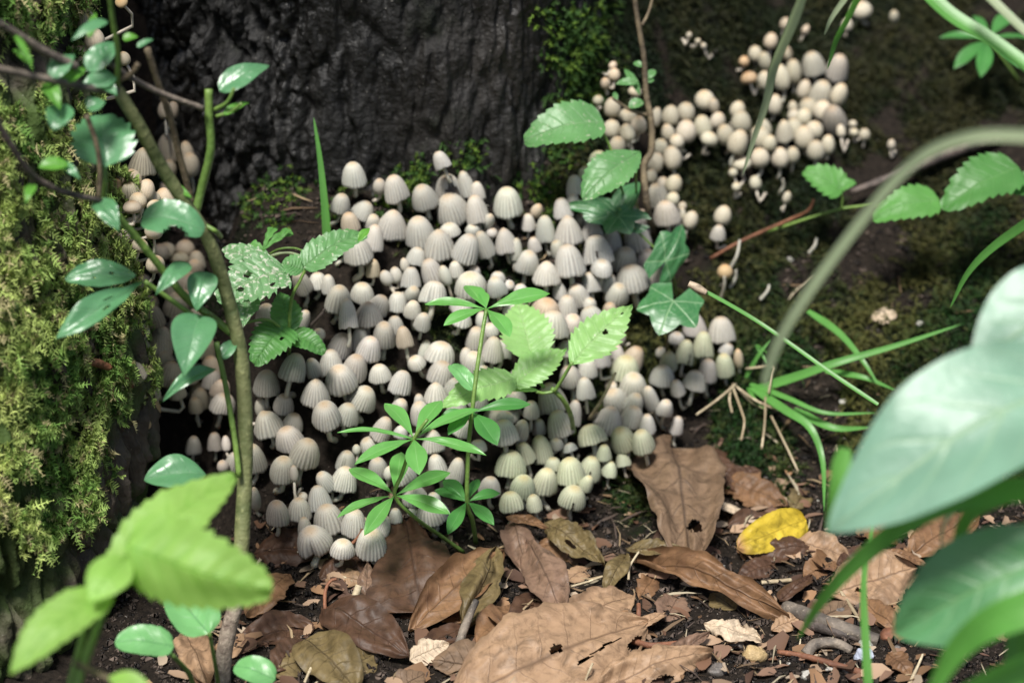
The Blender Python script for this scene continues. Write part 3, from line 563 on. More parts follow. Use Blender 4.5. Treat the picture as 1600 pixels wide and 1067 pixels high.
for c in caps:
    w_, h_, x, y = c['w'], c['h'], c['x'], c['y']
    band = (x > 930 and y < 345)
    c['kind'] = {'h': 'hole', 'f': 'fold', 'c': 'cone'}.get(c['f']) or ('egg' if (w_ < 22 or (band and w_ < 34 and c['f'] != 'b') or c['f'] == 'n' or (x < 300 and y < 420 and w_ < 32)) else 'bell')
    if w_ >= 33 and rng.random() < .10 and c['kind'] == 'bell': c['kind'] = 'cone'
    elif w_ >= 30 and rng.random() < .035 and c['kind'] == 'bell': c['kind'] = 'split'
    base = .035
    d = hit(x, y + h_ * .4)
    if x < 175 and y < 110: d = 81.5
    elif x < 250 and y < 420: d = min(d, 82.5)
    elif x < 310: d -= .5
    c['d'] = d - 1.1; c['r'] = w_ / 2 * mpp(d - 1.1)
    c['dir'] = ray(x, y)
# push overlapping caps apart along the line of sight: the lower one comes forward
XY = np.array([(c['x'], c['y']) for c in caps]); Wd = np.array([c['w'] for c in caps]); Hd = np.array([c['h'] for c in caps]); Dd = np.array([c['d'] for c in caps]); D0 = Dd.copy()
for it in range(60):
    for i in range(len(caps)):
        dx = np.abs(XY[:, 0] - XY[i, 0]) / ((Wd + Wd[i]) / 2); dy = np.abs(XY[:, 1] - XY[i, 1]) / ((Hd + Hd[i]) / 2)
        q = np.hypot(dx, dy); nb = np.where((q < .98))[0]
        for j in nb:
            if j <= i: continue
            lo, hi = (i, j) if XY[i, 1] + .25 * Hd[i] > XY[j, 1] + .25 * Hd[j] else (j, i)
            need = (Wd[i] + Wd[j]) / 2 * .0225 * 1.0 * math.sqrt(max(0, 1 - q[j] ** 2)) + .05
            gap = Dd[hi] - Dd[lo]
            if gap < need: s = (need - gap) * .5; Dd[lo] -= s * .5; Dd[hi] += s * .5
    Dd = Dd + .04 * (D0 - Dd)
surf = np.array([hit(c['x'], c['y'] + c['h'] * .3) for c in caps])
Dd = np.minimum(Dd, surf - .35)
area = Wd * Hd; order = np.argsort(-area); indiv = set(order[:298].tolist())
LM = [("upright grass blade", 505, 300), ("highest leaf whorl", 757, 482), ("widest leaf whorl", 647, 686), ("lowest leaf whorl", 617, 774), ("dark little leaf whorl", 730, 784),
      ("holed nettle leaf", 936, 520), ("wrinkled upright nettle leaf", 815, 520), ("lowest nettle leaf", 745, 610), ("veined ivy leaf", 1035, 490), ("arrowhead ivy leaf", 940, 335),
      ("folded ivy leaf", 1050, 385), ("broad serrated leaf", 885, 205), ("speckled serrated leaf", 960, 275), ("bare twig's middle", 1012, 190), ("bare twig's foot", 1015, 325), ("drooping grass head", 1190, 150),
      ("small lobed leaf", 1290, 285), ("sprawling grass tuft", 1175, 590), ("thick shrub stem", 380, 640), ("bleached bramble leaf", 400, 440), ("serrated pale bramble leaf", 515, 400),
      ("dark bramble leaf", 480, 535), ("torn bramble leaf", 415, 540), ("bitten shrub leaf", 265, 345), ("hanging shrub leaf", 295, 540), ("big pale shrub leaf", 160, 215), ("teal leaf over the hollow", 275, 745),
      ("dark brown upright leaf", 630, 850), ("big veined brown leaf", 1060, 760), ("mossy stump's edge", 225, 600), ("trunk foot", 690, 265), ("nettle's stem", 885, 650), ("broken straw", 955, 625), ("litter hollow", 880, 800)]
ORD = ['', 'second ', 'third ', 'fourth ', 'fifth ', 'sixth ', 'seventh ', 'eighth ', 'ninth ', 'tenth ', 'eleventh ', 'twelfth ']
def describe(c):
    size = 'large' if c['w'] >= 41 else 'mid-sized' if c['w'] >= 31 else 'small' if c['w'] >= 22 else 'tiny'
    hue = {'t': 'tan', 'n': 'ochre', 'g': 'greenish'}.get(c['f']) or ('cream' if c['x'] > 930 and c['y'] < 345 else 'pale grey')
    form = {'egg': 'egg-shaped', 'cone': 'conical', 'hole': 'torn hollow', 'split': 'split-rimmed', 'fold': 'creased'}.get(c['kind'], 'tilted' if c['f'] in ('l', 'r') else 'ribbed')
    best = min(LM, key=lambda l: math.hypot(l[1] - c['x'], l[2] - c['y'])); dx, dy = c['x'] - best[1], c['y'] - best[2]
    dist = math.hypot(dx, dy); v = 'above' if dy < -.38 * dist else 'below' if dy > .38 * dist else ''; h_ = 'left' if dx < -.38 * dist else 'right' if dx > .38 * dist else ''
    where = (v + ' and ' + h_ + ' of' if v and h_ else v or h_ + ' of')
    return f'{size} {hue} {form} mushroom', f'{where} the {best[0]}', dist
groups = {}
for i, c in enumerate(caps):
    if i in indiv:
        a_, b_, dist = describe(c); groups.setdefault((a_, b_), []).append((dist, i))
LAB = {}
for (a_, b_), v in groups.items():
    v.sort()
    for k, (dist, i) in enumerate(v): LAB[i] = f'{a_} {b_}' if len(v) == 1 else f'{a_}, {ORD[k]}nearest {b_}'
up = np.array([0, 0, 1.])
def look(axis_, spin):
    z = nrm(axis_); x = np.cross([0, 1, .01], z); x = nrm(x); y = np.cross(z, x)
    m = np.stack([x, y, z], 1); c_, s_ = math.cos(spin), math.sin(spin)
    return m @ np.array([[c_, -s_, 0], [s_, c_, 0], [0, 0, 1]])
rest_V, rest_F, rest_C, nv0 = [], [], [], 0
for i, c in enumerate(caps):
    r_ = np.random.default_rng(1000 + i); d = Dd[i]; ce = P(c['x'], c['y'], d); s = mpp(d); w_, h_ = c['w'] * s, c['h'] * s
    el = .46; egg = c['kind'] == 'egg'
    if egg: hr = math.sqrt(max((h_ / 2) ** 2 - (w_ / 2 * math.sin(el)) ** 2, (.3 * w_) ** 2)) / math.cos(el) * 2 * .9
    else: hr = max((h_ - .40 * w_ / 2) / .92, .55 * w_)
    tilt = r_.normal(size=2) * (.19 if w_ > .5 else .25); tilt[1] -= .05
    if c['f'] == 'l': tilt[0] = -.42 if c['y'] < 300 else -.25
    if c['f'] == 'r': tilt[0] = -.55; tilt[1] = -.25
    if c['f'] == 'r': tilt = np.array([.5, .1])
    ax = nrm(up + np.array([tilt[0], tilt[1], 0])); low = ce - ax * hr * .5 + np.array([0, .10 * w_, 0])
    # foot of the stem on the ground: below and behind the cap
    fx, fy = low[0] + r_.normal() * .25, low[1] + .3; 
    hh = c['h'] * r_.uniform(.55, 1.15); fo = gnd(c['x'] + r_.normal() * 8 - tilt[0] * 30, c['y'] + c['h'] * .5 + hh * .55, -.15)
    if fo[1] < low[1] + .1: fo = np.array([low[0] + r_.normal() * .2, low[1] + .35, 0.]); fo[2] = float(H(fo[0], fo[1])) - .1
    gap = low - fo
    if np.linalg.norm(gap) > 2.6:              # grows from the stump side instead of the ground far below
        bestl = 9
        for dv in (((-.6, .5, -.9), (-.8, .2, -.8), (-.3, .8, -.9)) if c['x'] < 250 else ((-.7, .4, -.5), (-.3, .8, -.5), (0, .9, -.4), (-.9, .1, -.3), (.3, .8, -.5))):
            dv = nrm(dv); ls = np.arange(.2, 4.5, .1); ins = solid(low + dv * ls[:, None])
            if ins.any() and ls[int(np.argmax(ins))] < bestl: bestl = ls[int(np.argmax(ins))]; fo = low + dv * (bestl + .15)
        gap = low - fo
    m1 = fo + np.array([0, -.35, .12]) * min(1, np.linalg.norm(gap)) + gap * .18; m2 = low - ax * np.linalg.norm(gap) * .38
    top = low + ax * hr * (.55 if not egg else .25); sr = max(.065, .105 * w_) * r_.uniform(.85, 1.1)
    sp = spin = r_.uniform(0, 6.28)
    if c['kind'] == 'fold': spin = .05 + r_.normal() * .15
    if c['kind'] == 'hole': spin = .0
    if c['kind'] == 'split': spin = r_.normal() * .35
    R = look(ax, spin)
    ms = CAPM[c['kind']][i % len(CAPM[c['kind']])]
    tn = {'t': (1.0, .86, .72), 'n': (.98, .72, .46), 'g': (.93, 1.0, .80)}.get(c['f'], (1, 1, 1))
    if c['f'] == '' and c['x'] > 930 and c['y'] < 345: tn = (.95, .91, .80)  # cream upper-right caps toned down, shade put into the tint
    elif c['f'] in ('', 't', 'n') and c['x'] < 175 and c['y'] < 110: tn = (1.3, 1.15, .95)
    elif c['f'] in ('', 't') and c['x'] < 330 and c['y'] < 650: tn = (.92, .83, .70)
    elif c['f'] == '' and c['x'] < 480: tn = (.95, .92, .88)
    if c['f'] == 'b': tn = (.84, .82, .78)  # bigger upper-right caps greyed darker, their shade put into the tint
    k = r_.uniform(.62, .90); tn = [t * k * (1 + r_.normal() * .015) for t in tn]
    bas = low if egg else low
    if i in indiv:
        e = thing('mushroom', fo, LAB[i], 'mushroom', 'little mushrooms crowding the bank')
        co = bpy.data.objects.new('cap', ms); COL.objects.link(co); co.parent = e
        co.matrix_local = Matrix.LocRotScale(Vector((bas - fo) * CM), Matrix(R.tolist()).to_quaternion(), Vector((w_ / 2 * CM * r_.uniform(.94, 1.06), w_ / 2 * CM * r_.uniform(.9, 1.1), hr * CM * r_.uniform(.93, 1.06))))
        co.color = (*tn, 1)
        tube('stem', [fo, m1, m2, top], [sr * 1.25, sr, sr * .9, sr * .8], M['stem'], e, n=9, sides=7)
    else:
        mv = np.empty(len(ms.vertices) * 3); ms.vertices.foreach_get('co', mv); mv = mv.reshape(-1, 3)
        fs = [list(p.vertices) for p in ms.polygons]; mc = np.empty(len(ms.vertices) * 4, np.float32); ms.color_attributes['tint'].data.foreach_get('color', mc)
        wv = bas + (mv * np.array([w_ / 2, w_ / 2, hr])) @ R.T
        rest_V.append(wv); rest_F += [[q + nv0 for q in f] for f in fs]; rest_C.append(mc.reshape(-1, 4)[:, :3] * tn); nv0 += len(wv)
        tv, tf_, _ = tube_geo([fo, m1, m2, top], [sr * 1.2, sr, sr * .8], 7, 6)
        rest_V.append(tv); rest_F += [[q + nv0 for q in f] for f in tf_]; rest_C.append(np.tile([.6, .53, .43], (len(tv), 1))); nv0 += len(tv)
o = mesh_obj('small_mushrooms', np.vstack(rest_V), rest_F, M['cap'], None, col=np.vstack(rest_C))
tag(o, 'the smallest mushroom buttons tucked between the bigger caps', 'mushroom', kind='stuff')
print('mushrooms', len(caps), 'labels', len(set(LAB.values())), len(LAB))

# ------------------------------------------------------------------ plants
def PP(l): return [P(*q) for q in l]
def lf(parent, b, t, d, w_, mat, dk=.8, name='leaf', d1=None, **k):
    """a leaf from pixel-read base b to tip t; the tip comes nearer the lower it hangs"""
    p0 = P(b[0], b[1], d); dd = d - dk * (t[1] - b[1]) * mpp(d) if d1 is None else d1
    p1 = P(t[0], t[1], dd); return leaf(name, p0, p1, w_ * mpp(d), mat, parent, **k)
def stalk(parent, pts, r0, r1, mat, name='stem', **k): return tube(name, PP(pts), [r0, r1], mat, parent, **k)

# --- the tall shrub in front, left
base = P(348, 1100, 77.2); sh = thing('shrub', base, 'tall thin shrub with blue-green oval leaves in front of the mossy stump', 'shrub')
stalk(sh, [(348, 1100, 77.2), (349, 1035, 76.8), (356, 990, 76.5), (371, 930, 76.2), (375, 880, 76)], .27, .26, M['shrub_foot'], name='stem_foot', sides=12, knob=.12)
stalk(sh, [(375, 884, 76), (382, 760, 75.6), (383, 650, 75.1), (378, 570, 74.7), (367, 510, 74.4), (350, 445, 74), (326, 375, 73.3), (292, 322, 72.6), (255, 265, 72), (215, 192, 71), (182, 138, 70.5)], .26, .19, M['shrub_stem'], sides=12, n=70, knob=.10)
br = [([(182, 140, 70.5), (185, 90, 69.8), (176, 30, 69), (170, -20, 68.4)], .11, .08, 'green_stem'), ([(186, 142, 70.5), (140, 138, 69.6), (90, 127, 68.8), (40, 117, 68.2), (-20, 103, 67.5)], .14, .12, 'wood'),
      ([(120, 105, 69), (70, 80, 68.4), (25, 52, 67.8), (-20, 25, 67.2)], .15, .11, 'wood'), ([(172, 100, 70.2), (205, 122, 70.4), (250, 145, 71), (318, 170, 71.8)], .10, .10, 'wood'),
      ([(326, 140, 72), (327, 185, 72.2), (329, 235, 72.5), (314, 298, 73), (302, 345, 73.2)], .14, .16, 'green_stem'), ([(180, 128, 70.4), (205, 115, 70.2), (216, 100, 70)], .11, .10, 'brown_twig'),
      ([(230, 76, 70.6), (247, 130, 71.2), (266, 185, 71.8), (282, 250, 72.6), (304, 330, 73.4)], .11, .12, 'brown_twig'), ([(-20, 165, 66.5), (10, 215, 67.2), (40, 262, 68), (58, 280, 68.6), (100, 300, 69.4), (158, 314, 70.4)], .12, .10, 'dark_twig'),
      ([(135, 180, 69.5), (150, 222, 69.8), (156, 265, 70.1), (154, 312, 70.4)], .09, .09, 'brown_twig'), ([(155, 312, 70.4), (190, 345, 71.4), (235, 398, 72.4), (288, 462, 73.6), (330, 495, 74.2), (362, 520, 74.5)], .13, .15, 'green_stem'),
      ([(226, 440, 72.6), (262, 465, 73), (300, 492, 73.5)], .09, .09, 'green_stem'), ([(338, 535, 74), (352, 600, 74.4), (366, 680, 74.8), (374, 745, 75.1)], .10, .11, 'green_stem'), ([(335, 172, 72.2), (355, 160, 71.8), (366, 138, 71.6)], .08, .06, 'green_stem'), ([(338, 182, 72.2), (360, 175, 72), (378, 162, 71.8)], .07, .06, 'green_stem')]
for pts, r0, r1, m in br: stalk(sh, pts, r0 * .88, r1 * .88, M[m], name='branch', knob=.1)
pv, py = M['privet'], M['privet_young']
sl = [((343, 143), (421, 103), 72, 42, pv, dict(prof='ovate', bend=.1, wave=.03)), ((350, 180), (390, 161), 72, 15, py, {}), ((222, 340), (319, 362), 72.2, 74, pv, dict(prof='round', fold=.12, bend=.16, holes=[(.62, .95, .17, .55)])),
      ((213, 430), (101, 436), 72.4, 52, pv, dict(prof='ellip', bend=.05, holes=[(.35, .1, .035, .08), (.6, -.2, .03, .05), (.08, .5, .04, .1)])), ((222, 441), (86, 532), 72.6, 46, pv, dict(prof='obl', bend=.14, side_bend=-.06, holes=[(.5, -.25, .05, .1), (.42, .3, .06, .06)])),
      ((322, 425), (307, 487), 73.4, 46, pv, dict(prof='ovate', dk=.5)), ((296, 412), (243, 462), 72.8, 30, pv, {}), ((312, 492), (288, 588), 73.2, 68, pv, dict(prof='ovate', fold=.3, dk=.6)), ((337, 577), (254, 626), 74, 27, pv, dict(prof='lance', bend=.18)),
      ((166, 262), (158, 180), 70.2, 112, pv, dict(prof='cord', ser=(6, .22), fold=.25, bend=.1)), ((138, 112), (187, 67), 70, 40, pv, {}), ((80, 122), (117, 86), 68.6, 32, pv, {}), ((98, 128), (136, 108), 69, 26, py, {}), ((122, 138), (183, 122), 69.8, 38, pv, dict(prof='obl')),
      ((104, 163), (84, 204), 69.2, 42, pv, dict(prof='ellip')), ((72, 130), (94, 172), 69, 26, py, {}), ((60, 262), (108, 258), 68.8, 27, py, dict(prof='ellip')), ((93, 255), (126, 281), 69.2, 17, pv, {}), ((52, 288), (40, 318), 68.4, 17, py, {}),
      ((152, 312), (186, 362), 70.4, 36, pv, dict(prof='ovate', wave=.08)), ((24, 55), (52, 112), 67.8, 10, py, {}), ((168, 34), (111, 64), 69, 20, pv, {}), ((214, 74), (240, 62), 70, 11, pv, {}), ((192, 62), (216, 58), 70, 16, py, {}), ((135, 170), (165, 160), 69.6, 30, pv, {}), ((158, 128), (183, 150), 70, 22, pv, {}),
      ((322, 742), (225, 750), 74.6, 62, pv, dict(prof='ellip', fold=.28)), ((50, 100), (20, 78), 68, 14, py, {}), ((262, 290), (300, 310), 72.6, 16, py, {}), ((346, 560), (372, 530), 74.2, 24, pv, {}), ((140, 60), (150, 20), 69, 14, py, {})]
for i, (b, t, d, w_, m, k) in enumerate(sl): lf(sh, b, t, d, w_, m, seed=i, **{'bend': .12, **k})
for b, e, d in [((321, 352), (345, 370), 73), ((163, 250), (160, 320), 70.6), ((315, 485), (330, 496), 73.8)]: stalk(sh, [(*b, d), ((b[0] + e[0]) / 2 + 3, (b[1] + e[1]) / 2, d), (*e, d + .6)], .07, .08, M['green_stem'], name='petiole')

# --- soft bright plant close to the lens, bottom left
fp = thing('foreground_plant', P(118, 1100, 63), 'lime-green soft-leaved plant close in the bottom left corner', 'plant')
stalk(fp, [(112, 1110, 63), (130, 1040, 62.8), (160, 960, 62.4), (178, 900, 62.2), (205, 862, 62)], .13, .10, M['green_stem'])
stalk(fp, [(100, 1110, 63.4), (128, 1000, 63), (140, 930, 62.6)], .12, .1, M['green_stem'])
stalk(fp, [(118, 1035, 62.8), (160, 1055, 62.5), (240, 1090, 62)], .1, .1, M['brown_twig'], name='branch')
lm = M['lemon']
lf(fp, (165, 925), (366, 742), 62.4, 120, lm, prof='beech', bend=.06, fold=.10, ser=(11, .13), nu=60, quilt=.04, d1=64.5, wave=.03, face=np.array([-.25, -.5, .8]))
lf(fp, (196, 850), (424, 922), 62, 158, lm, prof='cord', bend=.10, fold=-.30, ser=(11, .16), nu=60, quilt=.05, d1=61, wave=.04, face=np.array([.1, -.9, .25]))
lf(fp, (176, 925), (17, 1052), 62.2, 82, lm, prof='beech', ser=(10, .10), nu=50, wave=.04, bend=.12, fold=.2, d1=61, face=np.array([-.2, -.6, .7]))
lf(fp, (200, 870), (140, 940), 62, 66, lm, prof='ellip', bend=.1, fold=.1, face=np.array([-.1, -.8, .5]))
lf(fp, (240, 1092), (170, 1056), 61.5, 40, lm, prof='ellip')

# --- round-leaved seedlings at the bottom left
sg = thing('seedling', gnd(320, 1050), 'seedling of two round veined leaves beside the shrub foot', 'seedling')
stalk(sg, [(345, 1090, 75.5), (335, 1030, 73.6), (327, 988, 72.4)], .07, .06, M['green_stem'])
stalk(sg, [(312, 1100, 75.4), (295, 1052, 73.4), (268, 1022, 72)], .09, .07, M['green_stem'])
lf(sg, (326, 990), (264, 925), 72.4, 84, M['seedling'], prof='cord', fold=.15, bend=.08, d1=74.0)
lf(sg, (272, 1010), (179, 1002), 72, 62, M['seedling'], prof='round', fold=.15, bend=.1, ser=(6, .05))
s2 = thing('seedling', gnd(400, 1075), 'single pale round seedling leaf at the bottom edge right of the shrub', 'seedling')
stalk(s2, [(410, 1110, 75.8), (402, 1080, 74.2), (388, 1058, 73.4)], .06, .06, M['green_stem'])
lf(s2, (430, 1062), (366, 1040), 73.4, 54, M['seedling'], prof='round', fold=.15)

# --- woodruff: whorls of narrow leaves
def whorl(parent, c, d, tips, mat, seed=0, slope=1.15, young=False):
    for i, (x, y, w_) in enumerate(tips):
        dd = d - slope * (y - c[1]) * mpp(d)
        leaf('leaf', P(c[0], c[1], d), P(x, y, dd), w_ * mpp(d), mat, parent, prof='obl', bend=.07, fold=.22, wave=.02, seed=seed + i, nu=20, nv=5, face=np.array([.05, -.35, 1.]) + rng.normal(size=3) * .12, twist=rng.normal() * .1)
w1 = thing('woodruff', gnd(724, 868), 'low woodruff sprig with two broad star whorls leaning left', 'woodland plant')
S2 = hit(617, 800) - 4.2; S1 = S2 - 1.0
stalk(w1, [(724, 862, hit(724, 862) - .2), (690, 838, hit(690, 838) - 1.6), (648, 808, S2 + .6), (617, 774, S2), (628, 740, S2 - .3), (647, 686, S1), (668, 655, S1 - .2)], .075, .06, M['green_stem'], n=34)
whorl(w1, (617, 774), S2, [(527, 808, 20), (569, 836, 26), (545, 733, 27), (627, 706, 30), (704, 738, 24), (704, 803, 29)], M['woodruff'], 10)
whorl(w1, (647, 686), S1, [(527, 676, 18), (601, 630, 30), (554, 726, 25), (655, 742, 34), (760, 712, 24), (748, 640, 25), (690, 626, 30)], M['woodruff'], 20)
w2 = thing('woodruff', gnd(742, 840), 'upright woodruff stem with a high bright whorl above a dark low one', 'woodland plant')
S3 = hit(730, 800) - 3.0
stalk(w2, [(744, 850, hit(744, 850)), (738, 812, S3 + .6), (730, 784, S3), (732, 700, S3 - .8), (738, 640, S3 - 1.2), (745, 580, S3 - 1.2), (753, 525, S3 - 1.0), (760, 483, S3 - .8)], .085, .07, M['green_stem'], n=40)
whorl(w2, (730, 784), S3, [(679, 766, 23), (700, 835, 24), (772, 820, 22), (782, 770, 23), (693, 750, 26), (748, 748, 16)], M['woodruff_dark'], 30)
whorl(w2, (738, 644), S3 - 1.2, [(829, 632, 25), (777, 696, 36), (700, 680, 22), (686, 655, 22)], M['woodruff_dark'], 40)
whorl(w2, (760, 483), S3 - .8, [(664, 475, 22), (693, 509, 26), (727, 446, 34), (859, 459, 30), (797, 526, 31), (752, 455, 18)], M['woodruff'], 50)
lf(w2, (740, 610), (703, 570), S3 - .4, 30, M['seedling'], prof='round')

# --- nettle in the middle
nt_ = thing('nettle', gnd(893, 672), 'young nettle with four pale coarsely toothed leaves among the caps', 'nettle')
NS = hit(885, 660) - 4.4
stalk(nt_, [(897, 680, hit(897, 680) - .2), (892, 650, NS + 1.4), (880, 625, NS + .4), (862, 607, NS)], .10, .085, M['green_stem'])
stalk(nt_, [(866, 612, NS), (880, 590, NS - .3), (894, 566, NS - .6)], .07, .06, M['green_stem'], name='petiole')
stalk(nt_, [(864, 612, NS), (850, 614, NS), (838, 612, NS - .1)], .06, .06, M['green_stem'], name='petiole')
stalk(nt_, [(850, 606, NS + .1), (838, 588, NS + .3), (831, 566, NS + .5)], .07, .05, M['green_stem'], name='petiole')
ne = M['nettle']; kw = dict(ser=(11, .20), quilt=.06, nu=66, nv=8)
lf(nt_, (891, 572), (988, 478), NS - .6, 74, ne, prof='lance', fold=.08, bend=.05, seed=1, holes=[(.52, .12, .035, .12), (.82, .1, .02, .12)], **kw)
lf(nt_, (833, 566), (808, 472), NS + .5, 84, ne, prof='ovate', fold=.35, bend=.06, seed=2, **kw)
lf(nt_, (846, 612), (790, 612), NS, 10, ne, prof='ellip', seed=5)
lf(nt_, (798, 606), (886, 545), NS - .3, 58, ne, prof='lance', fold=.12, bend=.06, seed=3, **kw)
lf(nt_, (806, 592), (684, 640), NS - .4, 62, ne, prof='ovate', fold=.1, bend=.1, seed=4, **kw)

# --- bramble seedlings on the left
bb = thing('bramble', gnd(450, 560), 'bramble seedling with torn bleached and dark toothed leaves right of the shrub', 'bramble')
BS = hit(440, 520) - 4.0
stalk(bb, [(452, 575, hit(452, 575)), (452, 530, BS + .8), (455, 470, BS), (468, 440, BS - .2), (478, 420, BS - .3)], .07, .055, M['green_stem'])
stalk(bb, [(452, 525, BS + .6), (420, 500, BS), (380, 505, BS)], .06, .05, M['green_stem'], name='petiole')
kb = dict(nu=50, nv=8, quilt=.05)
lf(bb, (446, 424), (340, 470), BS - .3, 105, M['bleached'], prof='cord', fold=.15, bend=.1, ser=(9, .2), seed=1, holes=[(.5, .3, .06, .12), (.7, -.2, .05, .12), (.3, -.5, .04, .08)], torn=.25, **kb)
lf(bb, (420, 430), (350, 388), BS + .2, 62, M['bleached'], prof='cord', fold=.1, ser=(6, .2), seed=6, **kb)
lf(bb, (392, 455), (380, 512), BS, 50, M['bleached'], prof='ovate', fold=.3, ser=(8, .16), seed=7, torn=.3, **kb)
lf(bb, (474, 418), (572, 366), BS - .4, 62, M['bramble'], prof='cord', fold=.2, bend=.12, ser=(10, .16), seed=2, **kb)
lf(bb, (474, 424), (440, 412), BS - .2, 46, M['bramble'], prof='round', ser=(6, .2), seed=8, **kb)
lf(bb, (447, 510), (398, 570), BS + .4, 78, M['bramble_dark'], prof='cord', fold=.15, bend=.1, ser=(9, .2), seed=3, holes=[(.35, -.35, .06, .1)], **kb)
lf(bb, (452, 522), (508, 552), BS + .6, 48, M['bramble_dark'], prof='cord', fold=.1, ser=(9, .12), seed=4, **kb)
lf(bb, (453, 520), (438, 458), BS + .5, 50, M['bramble_dark'], prof='ovate', fold=.2, ser=(9, .12), seed=5, **kb)
lf(bb, (560, 378), (578, 356), BS - .9, 14, M['privet_young'], prof='lance', seed=9)
hb = thing('cut_leaved_seedling', gnd(398, 418), 'small yellow-green seedling with deeply cut leaves against the dark trunk', 'seedling')
HS = hit(420, 420) - 2.6
stalk(hb, [(394, 424, HS + 2.0), (420, 402, HS), (450, 395, HS - .4), (482, 404, HS - .8)], .055, .04, M['grass_dry'])
stalk(hb, [(398, 418, HS + 1.6), (430, 392, HS - .2), (460, 388, HS - .6), (484, 398, HS - 1)], .045, .035, M['green_stem'], name='petiole')
for b, t, w_ in [((410, 392), (456, 362), 20), ((412, 388), (428, 356), 17), ((415, 392), (392, 380), 16), ((418, 394), (391, 404), 20), ((440, 372), (452, 358), 12)]:
    lf(hb, b, t, HS, w_, M['groundivy'], prof='wedge', lobes=3, nu=30, nv=6, seed=int(w_))

# --- ivy
def ivy_leaf(parent, b, t, d, w_, mat, lob=(1, .55), seed=0, face=None, lift=.0):
    """five-lobed leaf: fan of rays from the petiole, blade bent along its main vein"""
    p0 = P(*b, d); p1 = P(*t, d - .6 * (t[1] - b[1]) * mpp(d)); ax = p1 - p0; L = np.linalg.norm(ax); ax /= L
    f_ = face if face is not None else .6 * nrm(CAM - p0) + .6 * up; nn = nrm(f_ - ax * (f_ @ ax)); s_ = np.cross(ax, nn); W = w_ * mpp(d) / 2
    a = np.linspace(-2.75, 2.75, 81); R_ = .62 + .06 * np.cos(a)
    for c0, h_, wd in [(0, .62, .42), (.95, .50, .40), (-.95, .50, .40), (2.05, .34, .42), (-2.05, .34, .42)]: R_ = np.maximum(R_, .40 + h_ * .92 * np.clip(1 - np.abs(a - c0) / (wd * 2.3), 0, 1) ** .9)
    rr = np.linspace(0, 1, 12)
    X_ = (R_[None] * np.cos(a)[None] * rr[:, None]); Y_ = R_[None] * np.sin(a)[None] * rr[:, None]
    X_ = X_ / .96; Y_ = Y_ / np.abs(R_ * np.sin(a)).max()
    zz = .16 * Y_ ** 2 * -W + .10 * L * np.sin(X_ * 3) + .04 * L * perlin(X_ * 3 + seed, Y_ * 3, seed)
    V = p0 + ax * (X_ * L)[..., None] + s_ * (Y_ * W)[..., None] + nn * zz[..., None]
    uv = np.stack([np.broadcast_to(rr[:, None], X_.shape), np.broadcast_to((a / 5.5 + .5)[None], X_.shape)], -1)
    return mesh_obj('leaf', V.reshape(-1, 3), grid_faces(12, 81), mat, parent, uv=uv.reshape(-1, 2))
def ivy_mat():
    b = MatB('veined_ivy_leaf'); uv = b.n('UVMap').outputs[0]; sx = b.n('SeparateXYZ', {0: uv}); r, a = sx.outputs[0], sx.outputs[1]
    f = b.math('MULTIPLY', b.math('SUBTRACT', a, .5), 5.5 / .97); fr = b.math('ABSOLUTE', b.math('SUBTRACT', b.math('FRACT', b.math('ADD', f, .5)), .5))
    ln = b.math('SUBTRACT', 1., b.math('DIVIDE', b.math('MULTIPLY', fr, r), .028), clamp=True); n = b.noise(b.coord(), 180, 4)
    sd2 = b.math('ABSOLUTE', b.math('SUBTRACT', b.math('FRACT', b.math('MULTIPLY_ADD', r, 5., b.math('MULTIPLY', fr, -3.))), .5)); l2 = b.math('MULTIPLY', b.math('SUBTRACT', 1., b.math('DIVIDE', sd2, .07), clamp=True), .4)
    v = b.math('MAXIMUM', ln, l2); c = b.mix(n.outputs[0], (.022, .09, .028), (.045, .17, .05)); c = b.mix(b.math('MULTIPLY', v, .75), c, (.25, .38, .2))
    return b.end(b.bsdf(color=c, rough=.40, spec=.6, normal=b.bump(b.math('MULTIPLY', v, -1.), .0005, .4)))
M['ivy'] = ivy_mat()
iv = thing('ivy', gnd(1052, 450), 'creeping ivy shoot with one arrow-shaped and one folded dark leaf by the twig', 'ivy')
IS = hit(985, 350) - 3.2
stalk(iv, [(1058, 470, hit(1058, 470)), (1050, 420, IS + 1.5), (1035, 400, IS + .8), (985, 350, IS + .2), (967, 325, IS + .3)], .05, .04, M['green_stem'])
ivy_leaf(iv, (966, 338), (985, 366), IS, 64, M['ivy'], seed=1); ivy_leaf(iv, (968, 336), (878, 322), IS + .3, 52, M['ivy'], seed=2)
ivy_leaf(iv, (1040, 408), (1066, 352), IS + .6, 60, M['ivy'], seed=3, face=np.array([.5, -.7, .5])); lf(iv, (962, 338), (1000, 285), IS + .4, 38, M['ivy'], prof='ovate', seed=4)
i2 = thing('ivy', gnd(1040, 530), 'glossy ivy leaf with pale veins standing over the right-hand caps', 'ivy')
I2 = hit(1035, 500) - 4.2
stalk(i2, [(1040, 560, hit(1040, 560)), (1044, 520, I2 + 1.5), (1050, 476, I2)], .055, .045, M['brown_twig'])
ivy_leaf(i2, (1052, 470), (1030, 524), I2, 98, M['ivy'], seed=7, face=np.array([0, -.5, .85]))

